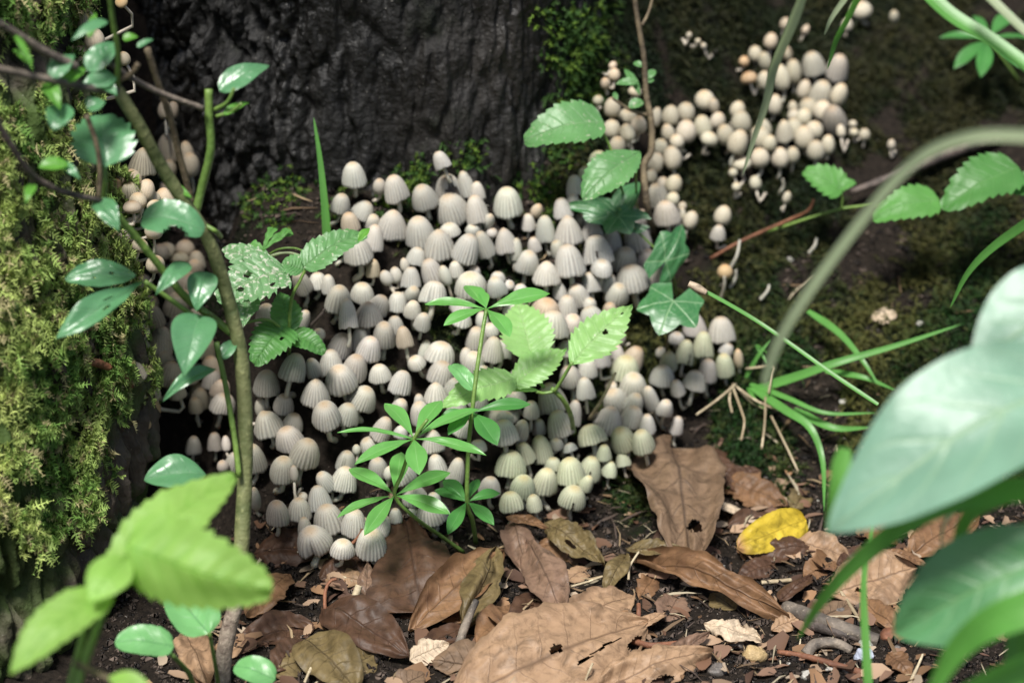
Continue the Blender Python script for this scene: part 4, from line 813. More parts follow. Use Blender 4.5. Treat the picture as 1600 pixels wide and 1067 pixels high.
# --- thin bare twig behind, right of the trunk, and the serrated plant beside it
tw = thing('twig', gnd(1018, 352), 'thin brown standing twig with tiny leaves at the top', 'twig')
TD = hit(1012, 330) - 2.2
stalk(tw, [(1020, 365, hit(1020, 365)), (1012, 325, TD), (1006, 262, TD - .2), (1018, 235, TD - .2), (1018, 190, TD - .3), (1010, 150, TD - .4), (1006, 90, TD - .6), (996, 30, TD - .8), (988, -30, TD - 1)], .15, .095, M['brown_twig'], n=60, knob=.15)
stalk(tw, [(1012, 180, TD - .3), (985, 172, TD - .6), (957, 154, TD - 1)], .07, .05, M['brown_twig'], name='branch', knob=.1)
stalk(tw, [(1003, 40, TD - .7), (1014, 18, TD - .5), (1024, -20, TD - .3)], .06, .05, M['brown_twig'], name='branch')
for b, t, w_ in [((1000, 150), (976, 108), 14), ((998, 130), (962, 132), 15), ((1003, 105), (990, 98), 12), ((1006, 160), (982, 168), 20), ((1010, 125), (1024, 110), 14), ((963, 160), (960, 144), 8), ((1012, 130), (1020, 122), 12)]: lf(tw, b, t, TD - .5, w_, M['bramble'], prof='ellip', seed=int(t[0]))
ser = thing('serrated_plant', gnd(968, 330), 'weed with one broad and one white-speckled serrated leaf before the twig', 'plant')
SD = hit(950, 300) - 3.6
stalk(ser, [(985, 335, hit(985, 335)), (968, 285, SD + .6), (955, 235, SD + .2), (940, 203, SD)], .06, .05, M['green_stem'])
stalk(ser, [(995, 330, hit(995, 330)), (994, 280, SD + .2), (998, 245, SD)], .05, .04, M['green_stem'])
lf(ser, (944, 190), (820, 222), SD, 96, M['bramble'], prof='cord', fold=.15, bend=.12, ser=(9, .16), nu=50, nv=8, seed=2, dk=.5)
lf(ser, (1000, 236), (910, 312), SD - .2, 70, M['bramble'], prof='ellip', fold=.15, bend=.08, ser=(12, .14), nu=60, nv=8, seed=3)

# --- ground-ivy sprig on the right
gi = thing('trailing_sprig', gnd(1112, 402), 'trailing reddish sprig carrying scalloped green leaves over the bank', 'plant')
GD = hit(1300, 330) - 2.8
stalk(gi, [(1110, 404, hit(1110, 404) - .3), (1160, 376, hit(1160, 376) - 1.2), (1230, 345, GD + .8), (1262, 330, GD + .3), (1272, 312, GD)], .07, .06, M['russet'], n=26)
stalk(gi, [(1200, 362, GD + 1), (1280, 336, GD + .3), (1330, 324, GD), (1420, 318, GD - .6)], .06, .06, M['green_stem'], n=20)
stalk(gi, [(1315, 326, GD), (1316, 308, GD - .2), (1312, 296, GD - .3)], .05, .04, M['green_stem'], name='petiole')
lf(gi, (1318, 300), (1256, 268), GD - .3, 66, M['groundivy'], prof='cord', ser=(6, .25), fold=.1, nu=50, nv=8, seed=1, d1=GD - .2)
lf(gi, (1310, 296), (1336, 284), GD - .3, 22, M['groundivy'], prof='round', ser=(4, .25), nu=30, seed=2)
lf(gi, (1468, 312), (1364, 342), GD - 1, 76, M['groundivy'], prof='cord', ser=(8, .2), fold=.1, nu=50, nv=8, seed=3)
gi2 = thing('trailing_sprig', gnd(1570, 340), 'dark scalloped leaf pair at the right edge under the arching stalk', 'plant')
stalk(gi2, [(1640, 330, GD + 1), (1600, 285, GD - .4), (1590, 278, GD - .6)], .06, .05, M['green_stem'])
lf(gi2, (1592, 262), (1474, 328), GD - .6, 98, M['bramble_dark'], prof='cord', ser=(9, .2), fold=.12, nu=50, nv=8, seed=4)
lf(gi2, (1580, 290), (1640, 300), GD - .6, 54, M['bramble_dark'], prof='cord', ser=(7, .2), nu=40, nv=8, seed=5)

# --- grass
def blade(parent, pts, w_, mat, name='blade', face=None, n=26, taper=True, fold=.25, tw=0.):
    c = spline(PP(pts), n); t, s, b = frames(c); f = face if face is not None else np.array([.1, -.7, .7])
    sd_ = np.cross(t, f); sd_ /= np.linalg.norm(sd_, axis=1)[:, None]; nn = np.cross(sd_, t)
    u = np.linspace(0, 1, n); ww = w_ * mpp(pts[0][2]) / 2 * (PROF['grass'](u) if taper else np.interp(u, [0, .05, .9, 1], [.8, 1, .9, .5]))
    v = np.linspace(-1, 1, 5); an = tw * u
    V = c[:, None] + ww[:, None, None] * v[None, :, None] * (sd_ * np.cos(an)[:, None] + nn * np.sin(an)[:, None])[:, None] + nn[:, None] * (np.abs(v)[None] * ww[:, None] * fold)[..., None]
    uv = np.stack([np.repeat(u, 5), np.tile(v * .5 + .5, n)], 1)
    return mesh_obj(name, V.reshape(-1, 3), grid_faces(n, 5), mat, parent, org=None if parent is not None else c[0], uv=uv)
def grass(label, pts, w_, mat, **k):
    o = blade(None, pts, w_, mat, 'wild_grass', **k); tag(o, label, 'grass', 'single grass stems', 'thing'); return o
h0 = hit(511, 395)
grass('upright broad grass blade rising left of the mushrooms before the dark trunk', [(512, 398, h0 - .6), (508, 330, h0 - 1.0), (500, 250, h0 - 1.2), (490, 183, h0 - 1.3)], 15, M['grass'])
TR = 74
grass('drooping seed-headed grass hanging over the upper right caps', [(1262, -30, 70), (1235, 40, 71), (1208, 105, 72), (1196, 160, 72.6), (1176, 220, 73), (1160, 275, 73.2)], 26, M['grass_dry'], face=np.array([.5, -.8, .2]))
grass('short drooping grass tip at the top edge right of the seed head', [(1350, -30, 72), (1325, 25, 73), (1305, 65, 73.6), (1292, 110, 74)], 20, M['grass'], face=np.array([.5, -.8, .2]))
grass('thin curled grass shred at the top edge above the right caps', [(1330, -15, 74), (1300, 28, 74.4), (1288, 55, 74.8)], 10, M['grass_dry'])
grass('flat grass blade crossing the top right corner', [(1420, -40, 72), (1480, 20, 71.4), (1550, 65, 71), (1640, 130, 70.5)], 26, M['grass'], taper=False)
grass('paler stiff grass stalk in the extreme top right corner', [(1520, -30, 70), (1570, 20, 69.6), (1640, 85, 69)], 16, M['grass_dry'], taper=False)
M['pale_stalk'] = twig_mat('pale_dry_stalk', (.30, .34, .20), (.52, .56, .38), 30, .5)
st_ = blade(None, [(1700, 226, 53), (1600, 214, 54), (1520, 216, 55), (1452, 240, 56), (1395, 290, 57), (1330, 370, 58), (1268, 455, 59), (1222, 530, 60), (1196, 600, 61)][::-1], 20, M['grass_dry'], 'grass_stalk', face=np.array([-.5, -.6, .55]), n=50, taper=False, fold=.5)
tag(st_, 'thick pale stalk arching out of focus across the right side', 'grass stalk')
o = tube('root', PP([(1330, 300, hit(1330, 300) - 1), (1400, 275, hit(1400, 275) - 1.4), (1480, 240, hit(1480, 240) - 1.2), (1560, 215, hit(1560, 215) - .5)]), [.12, .22, .28, .3], M['dark_twig'], None, knob=.15, org=P(1400, 275, hit(1400, 275))); tag(o, 'dark bare root lying behind the arching stalk', 'root')
grass('bent green grass blade at the right edge above the big leaf', [(1680, 300, 74), (1600, 352, 75), (1545, 392, 75.8), (1510, 430, 76.4), (1484, 482, 77)], 18, M['grass'])
hs = hit(1080, 448)
o = blade(None, [(1372, 632, 79), (1300, 584, 79.3), (1240, 541, 79.6), (1180, 500, 80), (1120, 465, 80), (1078, 444, 80)], 7, M['grass'], 'grass_stalk', taper=False); tag(o, 'straight cut grass stem with a pale orange broken end', 'grass stalk')
tip = tube('broken_end', PP([(1104, 458, 79.9), (1090, 450, 79.9), (1076, 443, 79.9)]), [.10, .15, .11], M['cream'], o); 
tu = thing('grass_tuft', gnd(1172, 610), 'sprawling grass tuft with green blades and dry straws on the bare soil', 'grass tuft')
TU = hit(1172, 600); 
def td(x, y, l): return (x, y, hit(min(x, 1590), y) - l)
for pts, w_, m in [([td(1168, 612, .3), td(1240, 590, 1.6), td(1310, 566, 2.4), td(1400, 540, 2.6), td(1504, 506, 2.2)], 17, 'grass'), ([td(1172, 600, .3), td(1230, 622, 1.4), td(1290, 645, 1.8), td(1370, 645, 1.2)], 11, 'grass'),
                   ([td(1172, 605, .3), td(1225, 640, 1.6), td(1265, 668, 2), td(1285, 720, 1.4), td(1288, 800, .5)], 17, 'grass'), ([td(1165, 590, .3), td(1185, 555, 1.2), td(1205, 530, 1.6)], 8, 'grass'), ([td(1200, 568, 1), td(1182, 540, 1), td(1200, 552, 1.4)], 5, 'grass'),
                   ([td(1262, 486, 1.5), td(1310, 520, 2.2), td(1345, 560, 2.4), td(1372, 600, 2)], 14, 'grass'), ([td(1240, 640, .8), td(1300, 668, 1.2), td(1360, 668, .6)], 16, 'grass'), ([td(1290, 580, 1.2), td(1350, 590, 1.8), td(1400, 610, 1.2)], 12, 'grass'), ([td(1168, 606, .2), td(1180, 625, .9), td(1196, 640, 1)], 7, 'grass')]:
    blade(tu, pts, w_, M[m], 'blade')
for pts in [[td(1150, 600, .8), td(1120, 625, 1.6), td(1088, 648, 1.8)], [td(1145, 605, .8), td(1158, 640, 1.5), td(1163, 660, 1.6), td(1158, 688, 1.5)], [td(1142, 605, .7), td(1140, 625, 1.2), td(1144, 645, 1.2)], [td(1145, 600, .6), td(1180, 625, 1.1), td(1215, 640, 1.2), td(1242, 646, 1)],
            [td(1166, 576, .6), td(1205, 573, 1.4), td(1205, 585, 1.4), td(1201, 615, 1.2)], [td(1196, 620, 1.1), td(1195, 660, 1.2), td(1190, 702, .8)], [td(1205, 650, 1), td(1225, 690, 1), td(1247, 736, .6)], [td(1148, 602, .4), td(1175, 630, .5), td(1200, 640, .6)]]:
    stalk(tu, pts, .05, .045, M['straw'], name='straw', sides=6)

# --- broad plant near the lens on the right
rp = thing('broad_leaved_plant', P(1640, 1000, 60), 'broad blue-green leaved plant blurred close on the right', 'plant')
bd = M['broad']
V, F, uv = leaf_geo(P(1770, 560, 60), P(1288, 806, 57.5), 228 * mpp(59), prof='ellip', bend=.10, fold=.10, wave=.035, seed=4, nu=44, nv=12, face=np.array([-.1, -.45, .9]), droop=.10)
mesh_obj('leaf', V, F, bd, rp, uv=uv)
lf(rp, (1740, 440), (1520, 575), 62, 165, bd, prof='ellip', bend=.1, fold=.12, seed=9, face=np.array([-.2, -.6, .7]))
lf(rp, (1700, 850), (1395, 990), 60, 165, M['broad_green'], prof='ellip', bend=.12, fold=.18, wave=.04, seed=6, d1=60.5, face=np.array([-.1, -.7, .7]))
for pts, w_, m in [([(1720, 760, 59), (1560, 770, 59.5), (1450, 800, 60.5), (1360, 860, 62), (1290, 930, 64), (1245, 1000, 66)], 46, 'grass'), ([(1700, 930, 56), (1580, 960, 56), (1500, 1010, 57), (1440, 1110, 58)], 70, 'grass'), ([(1700, 690, 60), (1560, 730, 60), (1440, 765, 60.5), (1360, 805, 61)], 40, 'grass'),
                   ([(1620, 760, 62), (1520, 800, 62), (1490, 860, 62.5), (1450, 910, 63), (1430, 935, 63.4)], 26, 'grass'), ([(1360, 1120, 70), (1352, 1000, 70), (1350, 900, 70), (1368, 800, 70)], 16, 'grass'), ([(1700, 1040, 58), (1600, 1050, 58), (1480, 1090, 59)], 70, 'grass'), ([(1580, 1110, 62), (1600, 900, 62), (1640, 700, 62)], 40, 'grass'),
                   ([(1320, 700, 61), (1305, 770, 61), (1292, 830, 61.6)], 34, 'grass'), ([(1700, 800, 59), (1600, 830, 60), (1490, 870, 61), (1440, 900, 62)], 30, 'grass'), ([(1560, 760, 63), (1480, 810, 64), (1470, 880, 65)], 9, 'grass_dry')]:
    blade(rp, pts, w_, M['blade_bright' if m == 'grass' else m], 'blade', tw=.2)
stalk(rp, [(1640, 1010, 60), (1660, 900, 60), (1690, 700, 60), (1700, 520, 60)], .22, .16, M['green_stem'], name='stem')
# dark whorl in the top right corner
wd = thing('woodruff', gnd(1580, 120), 'dim woodruff whorl in the dark upper right corner', 'woodland plant')
WD = hit(1540, 70) - 3
stalk(wd, [(1640, 190, WD + 3), (1580, 110, WD + .6), (1545, 62, WD)], .07, .06, M['green_stem'])
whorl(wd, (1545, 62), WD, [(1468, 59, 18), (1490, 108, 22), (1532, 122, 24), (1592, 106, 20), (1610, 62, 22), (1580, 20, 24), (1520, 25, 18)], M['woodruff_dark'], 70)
br_ = tube('broken_straw', PP([td(920, 655, .8), td(940, 625, 2.6), td(962, 582, 3.6)]), [.06, .06, .05], M['straw'], None, org=gnd(920, 655)); tag(br_, 'dry broken straw poking up between the right-hand caps', 'straw')


# ------------------------------------------------------------------ fallen leaves
def dl(label, b, t, w_, mat, lb=.3, lt=.3, face=None, name='fallen_leaf', **k):
    """dead leaf from base pixel b to tip pixel t, lb / lt = how far each end stands off the ground"""
    p0, p1 = gnd(*b, lb), gnd(*t, lt); m = (p0 + p1) / 2
    if face is None: face = nrm(CAM - m) * .5 + np.array([0, -.15, .8])
    ax = nrm(p1 - p0); nn = nrm(face - ax * (face @ ax)); s_ = np.cross(ax, nn); vd = nrm(m - CAM)
    fs = max(.5, np.linalg.norm(s_ - vd * (s_ @ vd))); k = {'prof': 'beech', 'bend': .06, 'fold': .1, 'wave': .085, 'nu': 44, 'nv': 11, 'quilt': .04, 'crinkle': .016, 'seed': int(b[0] + b[1]), **k}
    o = leaf(name, p0, p1, w_ * mpp(74) / fs, M[mat], None, rest=.06, face=face, **k)
    tag(o, label, 'fallen leaf', 'dead leaves on the ground'); return o
dl('big grey-brown dead leaf with dark veins standing stalk upward below the right-hand caps', (1048, 696), (1078, 884), 205, 'beech_grey', .5, 1.2, prof='cord', bend=.05, fold=.08, torn=.15, holes=[(.78, -.25, .05, .22)], nu=44, nv=12, face=np.array([.05, -.85, .5]))
dl('long curled tan leaf with a dark underside right of the litter centre', (985, 868), (1235, 968), 62, 'beech', .8, .5, curl=1.7, bend=.10, torn=.25)
dl('largest pale tan dead leaf with torn slits at the bottom edge', (700, 1100), (1012, 972), 185, 'beech_pale', .5, 1.0, prof='ellip', bend=.05, fold=.06, wave=.03, torn=.18, holes=[(.52, -.05, .035, .07), (.72, .28, .10, .035), (.60, .34, .04, .03), (.86, .7, .05, .2)], nu=64, nv=18)
dl('pale torn leaf end beside the largest tan leaf', (930, 1075), (1112, 1022), 76, 'beech_pale', .6, .8, torn=.35, holes=[(.5, .75, .10, .25)])
dl('rolled brown leaf tilted up with a speckled olive inner face', (640, 985), (786, 862), 92, 'beech', .7, 1.8, prof='ellip', curl=1.5, bend=.08, fold=.0, torn=.12, face=np.array([-.15, -.75, .6]))
dl('olive speckled flap of the rolled leaf behind the short stick', (722, 985), (772, 858), 64, 'olive', .7, 2.0, prof='ellip', curl=.4, torn=.2, face=np.array([.2, -.8, .5]))
dl('dark red-brown leaf standing upright under the lowest mushroom caps', (632, 806), (660, 960), 190, 'beech_dark', .8, .6, prof='wedge', bend=.03, fold=.06, torn=.12, face=np.array([.05, -.8, .55]))
dl('pinkish-brown mottled leaf lying stalk down left of the litter hollow', (824, 848), (882, 966), 76, 'purple', 1.0, .8, prof='ellip', fold=.2, torn=.15)
dl('brown leaf half under the mottled pinkish one', (800, 812), (826, 900), 66, 'purple', .8, .5, prof='ellip', curl=.5, torn=.2)
dl('tan torn leaf folded over the litter hollow under the lowest right caps', (852, 816), (945, 884), 56, 'olive', 1.2, .8, torn=.3, holes=[(.5, .3, .08, .18)])
dl('thin curled leaf edge at the top of the litter hollow', (790, 808), (858, 826), 22, 'beech', 1.3, 1.3, curl=1.6, torn=.2)
dl('small leaf on its stalk standing in the litter centre', (978, 868), (944, 928), 38, 'olive', 1.4, .7, fold=.4)
dl('flat tan leaf behind the largest pale leaf', (878, 985), (990, 928), 84, 'beech_pale', .4, .4, torn=.25)
dl('crumpled ochre leaf lying across the foot of the big veined leaf', (978, 858), (1072, 862), 34, 'olive', 1.4, 1.4, curl=1.3, torn=.3)
dl('olive folded leaf with deep side veins at the bottom left of the litter', (476, 1000), (556, 1072), 96, 'olive', .9, .6, prof='round', fold=.35, quilt=.035, nu=44)
dl('brown pleated leaf behind the olive folded leaf', (505, 952), (640, 1030), 86, 'beech_dark', .9, .5, fold=.3, quilt=.03, bend=.12)
dl('dark flat leaf left of the olive folded leaf', (490, 978), (372, 1000), 66, 'beech_dark', .4, .4, fold=.1, torn=.15)
dl('orange-brown torn leaf beside the shrub foot', (452, 896), (384, 962), 66, 'beech', .6, .7, torn=.3)
dl('pale cream scrap of leaf near the bottom centre', (640, 1032), (702, 1006), 46, 'cream', .5, .7, torn=.4)
dl('tan leaf between the short stick and the largest leaf', (752, 1010), (816, 950), 78, 'beech', .3, .3, torn=.2)
dl('rust-brown leaf curled beneath the tan leaf at the bottom centre', (770, 960), (818, 1010), 40, 'beech', .6, .6, curl=1.0)
dl('tan leaf lying right below the yellow leaf', (1242, 846), (1328, 872), 62, 'beech_pale', .5, .3, torn=.3)
dl('broad ribbed tan leaf under the long arching blade', (1292, 930), (1432, 892), 112, 'beech_pale', .5, .8, prof='ellip', torn=.25, holes=[(.3, .4, .04, .3)])
dl('curled tan leaf on top of the broad ribbed one', (1384, 858), (1448, 884), 34, 'beech', 1.2, 1.0, curl=1.2)
dl('reddish torn leaf behind the yellow leaf', (1132, 752), (1232, 792), 76, 'beech', .5, .4, torn=.45)
dl('small ruddy leaf edge beneath the little white mushroom', (1190, 738), (1120, 752), 36, 'beech_dark', .6, .6, torn=.4)
dl('pale cream curled scrap left of the yellow leaf', (1108, 784), (1166, 806), 40, 'cream', .8, .7, curl=1.2, torn=.4)
dl('grey-brown rolled leaf pointing up right at the bottom', (1034, 1036), (1108, 990), 30, 'purple', .8, 1.1, curl=2.0)
dl('dark red curled leaf on the twiggy soil', (1218, 938), (1268, 900), 42, 'beech_dark', .6, .8, curl=1.0, torn=.3)
dl('small two-toned leaf at the bottom right of the pebbles', (1388, 1022), (1424, 1056), 40, 'beech', .5, .5, torn=.3)
dl('pale brown leaf between the seedlings and the shrub foot', (290, 990), (326, 1075), 66, 'beech_pale', .3, .4, torn=.2)
dl('dark damp leaf at the bottom edge left of the olive folded leaf', (428, 1050), (478, 992), 56, 'beech_dark', .3, .4, torn=.2)
dl('lone small tan leaf scrap on the mossy right bank', (1362, 498), (1402, 492), 36, 'cream', .3, .3, torn=.5)
dl('dark curled leaf in the shade below the lowest caps', (500, 905), (580, 880), 60, 'beech_dark', .2, .2, torn=.2)
dl('brown narrow leaf standing beside the mossy stick', (570, 960), (575, 880), 36, 'purple', .4, 1.2, torn=.2)
dl('dark leaf behind the orange-brown torn leaf', (398, 868), (520, 850), 70, 'beech_dark', .1, .3, torn=.2)
dl('brown leaf half hidden at the right end of the litter under the blades', (1330, 800), (1400, 850), 66, 'beech', .4, .3, torn=.3)
dl('red-brown leaf under the broad blue-green leaf', (1420, 870), (1530, 800), 80, 'beech', .4, .4, torn=.3)
dl('brown leaf behind the big veined leaf', (1105, 700), (1150, 770), 50, 'beech_dark', .3, .5, torn=.4)
dl('tan leaf scrap at the lower end of the long curled leaf', (1205, 985), (1260, 962), 34, 'beech_pale', .3, .3, torn=.4)
dl('dull leaf under the mottled pinkish one', (838, 930), (800, 1000), 54, 'beech_dark', .2, .2)
dl('pale pink curled leaf end above the largest leaf', (985, 985), (1040, 958), 34, 'beech_pale', .6, .6, curl=1.0, torn=.3)
dl('dark brown leaf under the stick with the broken end', (1210, 880), (1150, 905), 46, 'beech_dark', .2, .2, torn=.3)
o = dl('bright yellow fallen leaf with a brown end on the litter', (1258, 812), (1152, 856), 76, 'yellow', 1.2, 1.2, prof='round', fold=.10, bend=.08, ser=(16, .04), wave=.03, face=np.array([.05, -.75, .65]))
dl('half-rotten leaf under the yellow leaf', (1268, 856), (1160, 868), 50, 'beech_dark', .4, .4, torn=.3)
# more fallen leaves filling the dark litter
r3 = np.random.default_rng(77)
spots_ = ['left of the cream scrap', 'beneath the cream scrap', 'under the rolled leaf', 'right of the olive folded leaf', 'on the bottom edge under the cream scrap', 'below the dark red-brown leaf', 'above the flat tan leaf', 'left of the grey-brown rolled leaf', 'under the long curled leaf', 'right under the long curled leaf', 'below the ruddy torn leaf', 'behind the thick grey stick', 'left of the arching blade', 'right of the broad ribbed leaf',
          'left of the shrub foot', 'beneath the olive folded leaf', 'behind the shrub foot', 'in the dark hollow under the caps', 'in the litter hollow', 'left of the largest leaf at the bottom', 'above the yellow leaf', 'right behind the yellow leaf', 'right below the yellow leaf', 'left below the yellow leaf', 'left end of the long curled leaf', 'between the pinkish and the largest leaf']
where = [(600, 990), (690, 1000), (740, 930), (560, 1040), (640, 1066), (700, 960), (900, 900), (960, 960), (1050, 950), (1130, 940), (1170, 860), (1300, 960), (1340, 880), (1370, 960), (330, 930), (460, 1040), (360, 1010), (540, 905), (880, 860), (720, 1040), (1250, 780), (1180, 820), (1280, 890), (1090, 900), (1010, 920), (840, 1000)]
for i, (x, y) in enumerate(where):
    a = r3.uniform(0, 6.28); l_ = r3.uniform(28, 50); e = (x + l_ * math.cos(a), y + l_ * .6 * math.sin(a)); mt = ['beech', 'beech_dark', 'beech', 'beech_grey', 'olive', 'purple', 'beech_pale'][int(r3.integers(7))]
    o = dl(f"{['brown', 'dark', 'dark', 'grey', 'olive', 'dull brown', 'pale'][['beech', 'beech_dark', 0, 'beech_grey', 'olive', 'purple', 'beech_pale'].index(mt)]} flat scrap of dead leaf {spots_[i]}", (x - l_ * math.cos(a), y - l_ * .6 * math.sin(a)), e, r3.uniform(40, 66), mt, .12, .2, torn=.3, curl=r3.uniform(-.3, .6), nu=20, nv=6, seed=i)
    o['group'] = 'flat scraps under the litter'
# litter scraps and soil crumbs: uncountable
def blobs(n, xr, yr, smin, smax, dens, cols, r, flat=.8):
    x = r.uniform(*xr, n); y = r.uniform(*yr, n); keep = r.random(n) < dens(x, y); x, y = x[keep], y[keep]; n = len(x)
    s = smin * (smax / smin) ** (r.random(n) ** 2.2)
    oct_ = np.array([[1, 0, 0], [-1, 0, 0], [0, 1, 0], [0, -1, 0], [0, 0, 1], [0, 0, -1], [.6, .6, .55], [-.6, .6, .5], [.6, -.6, .5], [-.6, -.6, .55], [.6, .6, -.5], [-.6, .6, -.5], [.6, -.6, -.5], [-.6, -.6, -.5]], float)
    tri = []
    for sx in (0, 1):
        for sy in (2, 3):
            for sz in (4, 5):
                c = 6 + (sx == 1) * 1 + (sy == 3) * 2 + (sz == 5) * 4
                tri += [[sx, sy, c], [sy, sz, c], [sz, sx, c]]
    tri = np.array(tri); V = oct_[None] * (1 + r.normal(size=(n, 14, 1)) * .22) * s[:, None, None] * np.array([1, 1, flat]) * r.uniform(.6, 1.3, (n, 1, 3))
    z = H(x, y) + .13 * fbm(x / .8, y / .8, 1.7, 4); V = V + np.stack([x, y, z + s * .25], 1)[:, None]
    F = (tri[None] + np.arange(n)[:, None, None] * 14).reshape(-1, 3); c = np.array(cols)[r.integers(len(cols), size=n)] * r.uniform(.6, 1.25, (n, 1))
    return V.reshape(-1, 3), F, np.repeat(c, 14, 0)
soil_d = lambda x, y: np.clip(sstep(7.5, 9, y) * sstep(3, 1, x) + sstep(5.5, 2, y - .7 * np.clip(x, -3, 6)) + sstep(6, 9, x) * (1 - .8 * moss_at(x, y)), 0, 1)
dark = [(.018, .013, .010), (.03, .022, .017), (.045, .033, .026), (.012, .009, .008), (.07, .052, .04), (.10, .075, .06)]
Vb, Fb, Cb = blobs(34000, (-14, 21), (-11, 16), .03, .2, soil_d, dark, r3)
o = mesh_obj('soil_crumbs', Vb, Fb, M['crumb'], None, col=Cb, smooth=False); tag(o, 'loose dark crumbs of soil between leaves and grass', 'soil crumbs', kind='stuff')
bright = [(.42, .38, .32), (.3, .22, .15), (.5, .47, .42), (.22, .15, .09), (.16, .09, .05)]
Vb, Fb, Cb = blobs(1500, (-6, 21), (-11, 13), .03, .11, lambda x, y: soil_d(x, y) * sstep(-2, 9, x - .4 * y), bright, r3)
o = mesh_obj('grit', Vb, Fb, M['crumb'], None, col=Cb, smooth=False); tag(o, 'pale grit and specks scattered over the dark soil', 'grit', kind='stuff')
def scraps(n, r, cols, lmin, lmax, xr, yr, dens, asp):
    x = r.uniform(*xr, n); y = r.uniform(*yr, n); k = r.random(n) < dens(x, y); x, y = x[k], y[k]; n = len(x)
    a = r.uniform(0, 6.28, n); l_ = r.uniform(lmin, lmax, n); w_ = l_ * r.uniform(*asp, n); t = np.stack([np.cos(a), np.sin(a), r.normal(size=n) * .25], 1); s_ = np.stack([-np.sin(a), np.cos(a), r.normal(size=n) * .3], 1)
    c = np.stack([x, y, H(x, y) + .13 * fbm(x / .8, y / .8, 1.7, 4) + r.uniform(.03, .2, n)], 1); nn = np.cross(t, s_)
    u = np.array([-1, -.4, .3, 1]); pts = []
    for i_, uu in enumerate(u):
        ww = w_ * [.35, 1, .85, .3][i_] * r.uniform(.7, 1.2, n); zz = l_ * .22 * (1 - uu * uu) * r.uniform(-.4, 1, n)
        for sg_ in (-1, 0, 1): pts.append(c + t * (uu * l_)[:, None] + s_ * (ww * sg_)[:, None] + nn * (zz + abs(sg_) * ww * .25)[:, None])
    V = np.stack(pts, 1).reshape(-1, 3); q = grid_faces(4, 3); F = (q[None] + np.arange(n)[:, None, None] * 12).reshape(-1, 4)
    return V, F, np.repeat(np.array(cols)[r.integers(len(cols), size=n)] * r.uniform(.6, 1.2, (n, 1)), 12, 0)
lc = [(.26, .15, .08), (.14, .075, .045), (.34, .23, .15), (.2, .12, .08), (.09, .05, .035), (.42, .33, .24)]
Vs, Fs, Cs = scraps(1100, r3, lc, .12, .5, (-12, 21), (-11, 8), lambda x, y: sstep(3.5, 0, y - .75 * np.clip(x, 0, 6)) * .9, (.3, .8))
o = mesh_obj('litter_scraps', Vs, Fs, M['litter'], None, col=Cs); tag(o, 'crumbled brown bits of dead leaf scattered on the soil', 'leaf litter', kind='stuff')
Vs, Fs, Cs = scraps(900, r3, [(.3, .22, .13), (.14, .09, .05), (.42, .36, .25), (.07, .05, .04)], .2, .8, (-10, 21), (-11, 14), lambda x, y: soil_d(x, y), (.04, .1))
o = mesh_obj('needle_litter', Vs, Fs, M['litter'], None, col=Cs); tag(o, 'thin broken stalks and fibres strewn over the soil', 'plant fibres', kind='stuff')
# ------------------------------------------------------------------ sticks
def stick(label, pts, r0, r1, mat, cat='stick', name='stick', knob=.18):
    q = [gnd(x, y, l) for x, y, l in pts]; o = tube(name, q, [r0, r1], M[mat], None, knob=knob, org=q[0], sides=9, n=30); tag(o, label, cat, 'broken sticks in the litter'); return o
stick('thick grey dead stick lying below the long arching blade', [(1228, 950, .4), (1290, 972, .5), (1340, 990, .4), (1372, 1000, .3)], .30, .24, 'wood')
stick('dark forked stick under the thick grey one', [(1262, 975, .3), (1300, 985, .3), (1355, 1000, .2)], .22, .16, 'dark_twig')
stick('gnarled grey root end right of the orange twig', [(1258, 1022, .3), (1275, 1006, .6), (1305, 1004, .5), (1330, 1016, .2)], .2, .16, 'wood')
stick('slender orange-tipped twig among the pebbles', [(1216, 1018, .3), (1262, 1026, .35), (1310, 1040, .3), (1372, 1058, .2)], .10, .13, 'russet')
stick('short grey stick leaning against the rolled leaf', [(716, 1010, .5), (728, 975, 1.5), (744, 938, 2.4)], .17, .12, 'wood')
stick('mossy broken stick standing in the dark behind the pleated leaf', [(546, 958, .4), (554, 935, 1.2), (561, 914, 1.8)], .16, .13, 'olive_wood' if 'olive_wood' in M else 'straw')
stick('curved reddish stalk in the dark hollow under the caps', [(508, 960, .2), (508, 925, .8), (516, 908, 1.2), (526, 904, 1.3)], .07, .05, 'russet', 'stalk', 'stalk')
stick('red stalk arching under the lowest mushroom', [(520, 860, .6), (545, 852, 1.2), (560, 838, 1.6), (566, 826, 1.8)], .06, .05, 'russet', 'stalk', 'stalk')
stick('pale straws crossing beside the broad ribbed leaf', [(1306, 914, .5), (1325, 940, .6), (1344, 970, .4)], .07, .06, 'straw', 'straw', 'straw')
stick('short tan straw left of the dark red curled leaf', [(1190, 910, .4), (1215, 908, .4), (1236, 906, .3)], .08, .08, 'straw', 'straw', 'straw')
stick('bowed white grass stalk in front of the crumpled leaf', [(982, 905, .8), (984, 885, 1.3), (998, 862, 1.6)], .045, .04, 'straw', 'straw', 'straw')
stick('thin pale stalk beside the flat tan leaf', [(892, 916, .7), (920, 908, 1), (942, 900, 1.1)], .045, .04, 'straw', 'straw', 'straw')
stick('brown bent stem behind the largest pale leaf', [(990, 1002, .4), (1020, 1008, .6), (1060, 1004, .6)], .12, .09, 'russet')
stick('small orange stub standing on the largest pale leaf', [(997, 975, .8), (998, 955, 1.4), (998, 944, 1.5)], .09, .08, 'russet')
stick('crossed white straws on the largest pale leaf', [(915, 1062, .8), (922, 1045, 1.4), (926, 1036, 1.5)], .04, .04, 'straw', 'straw', 'straw')
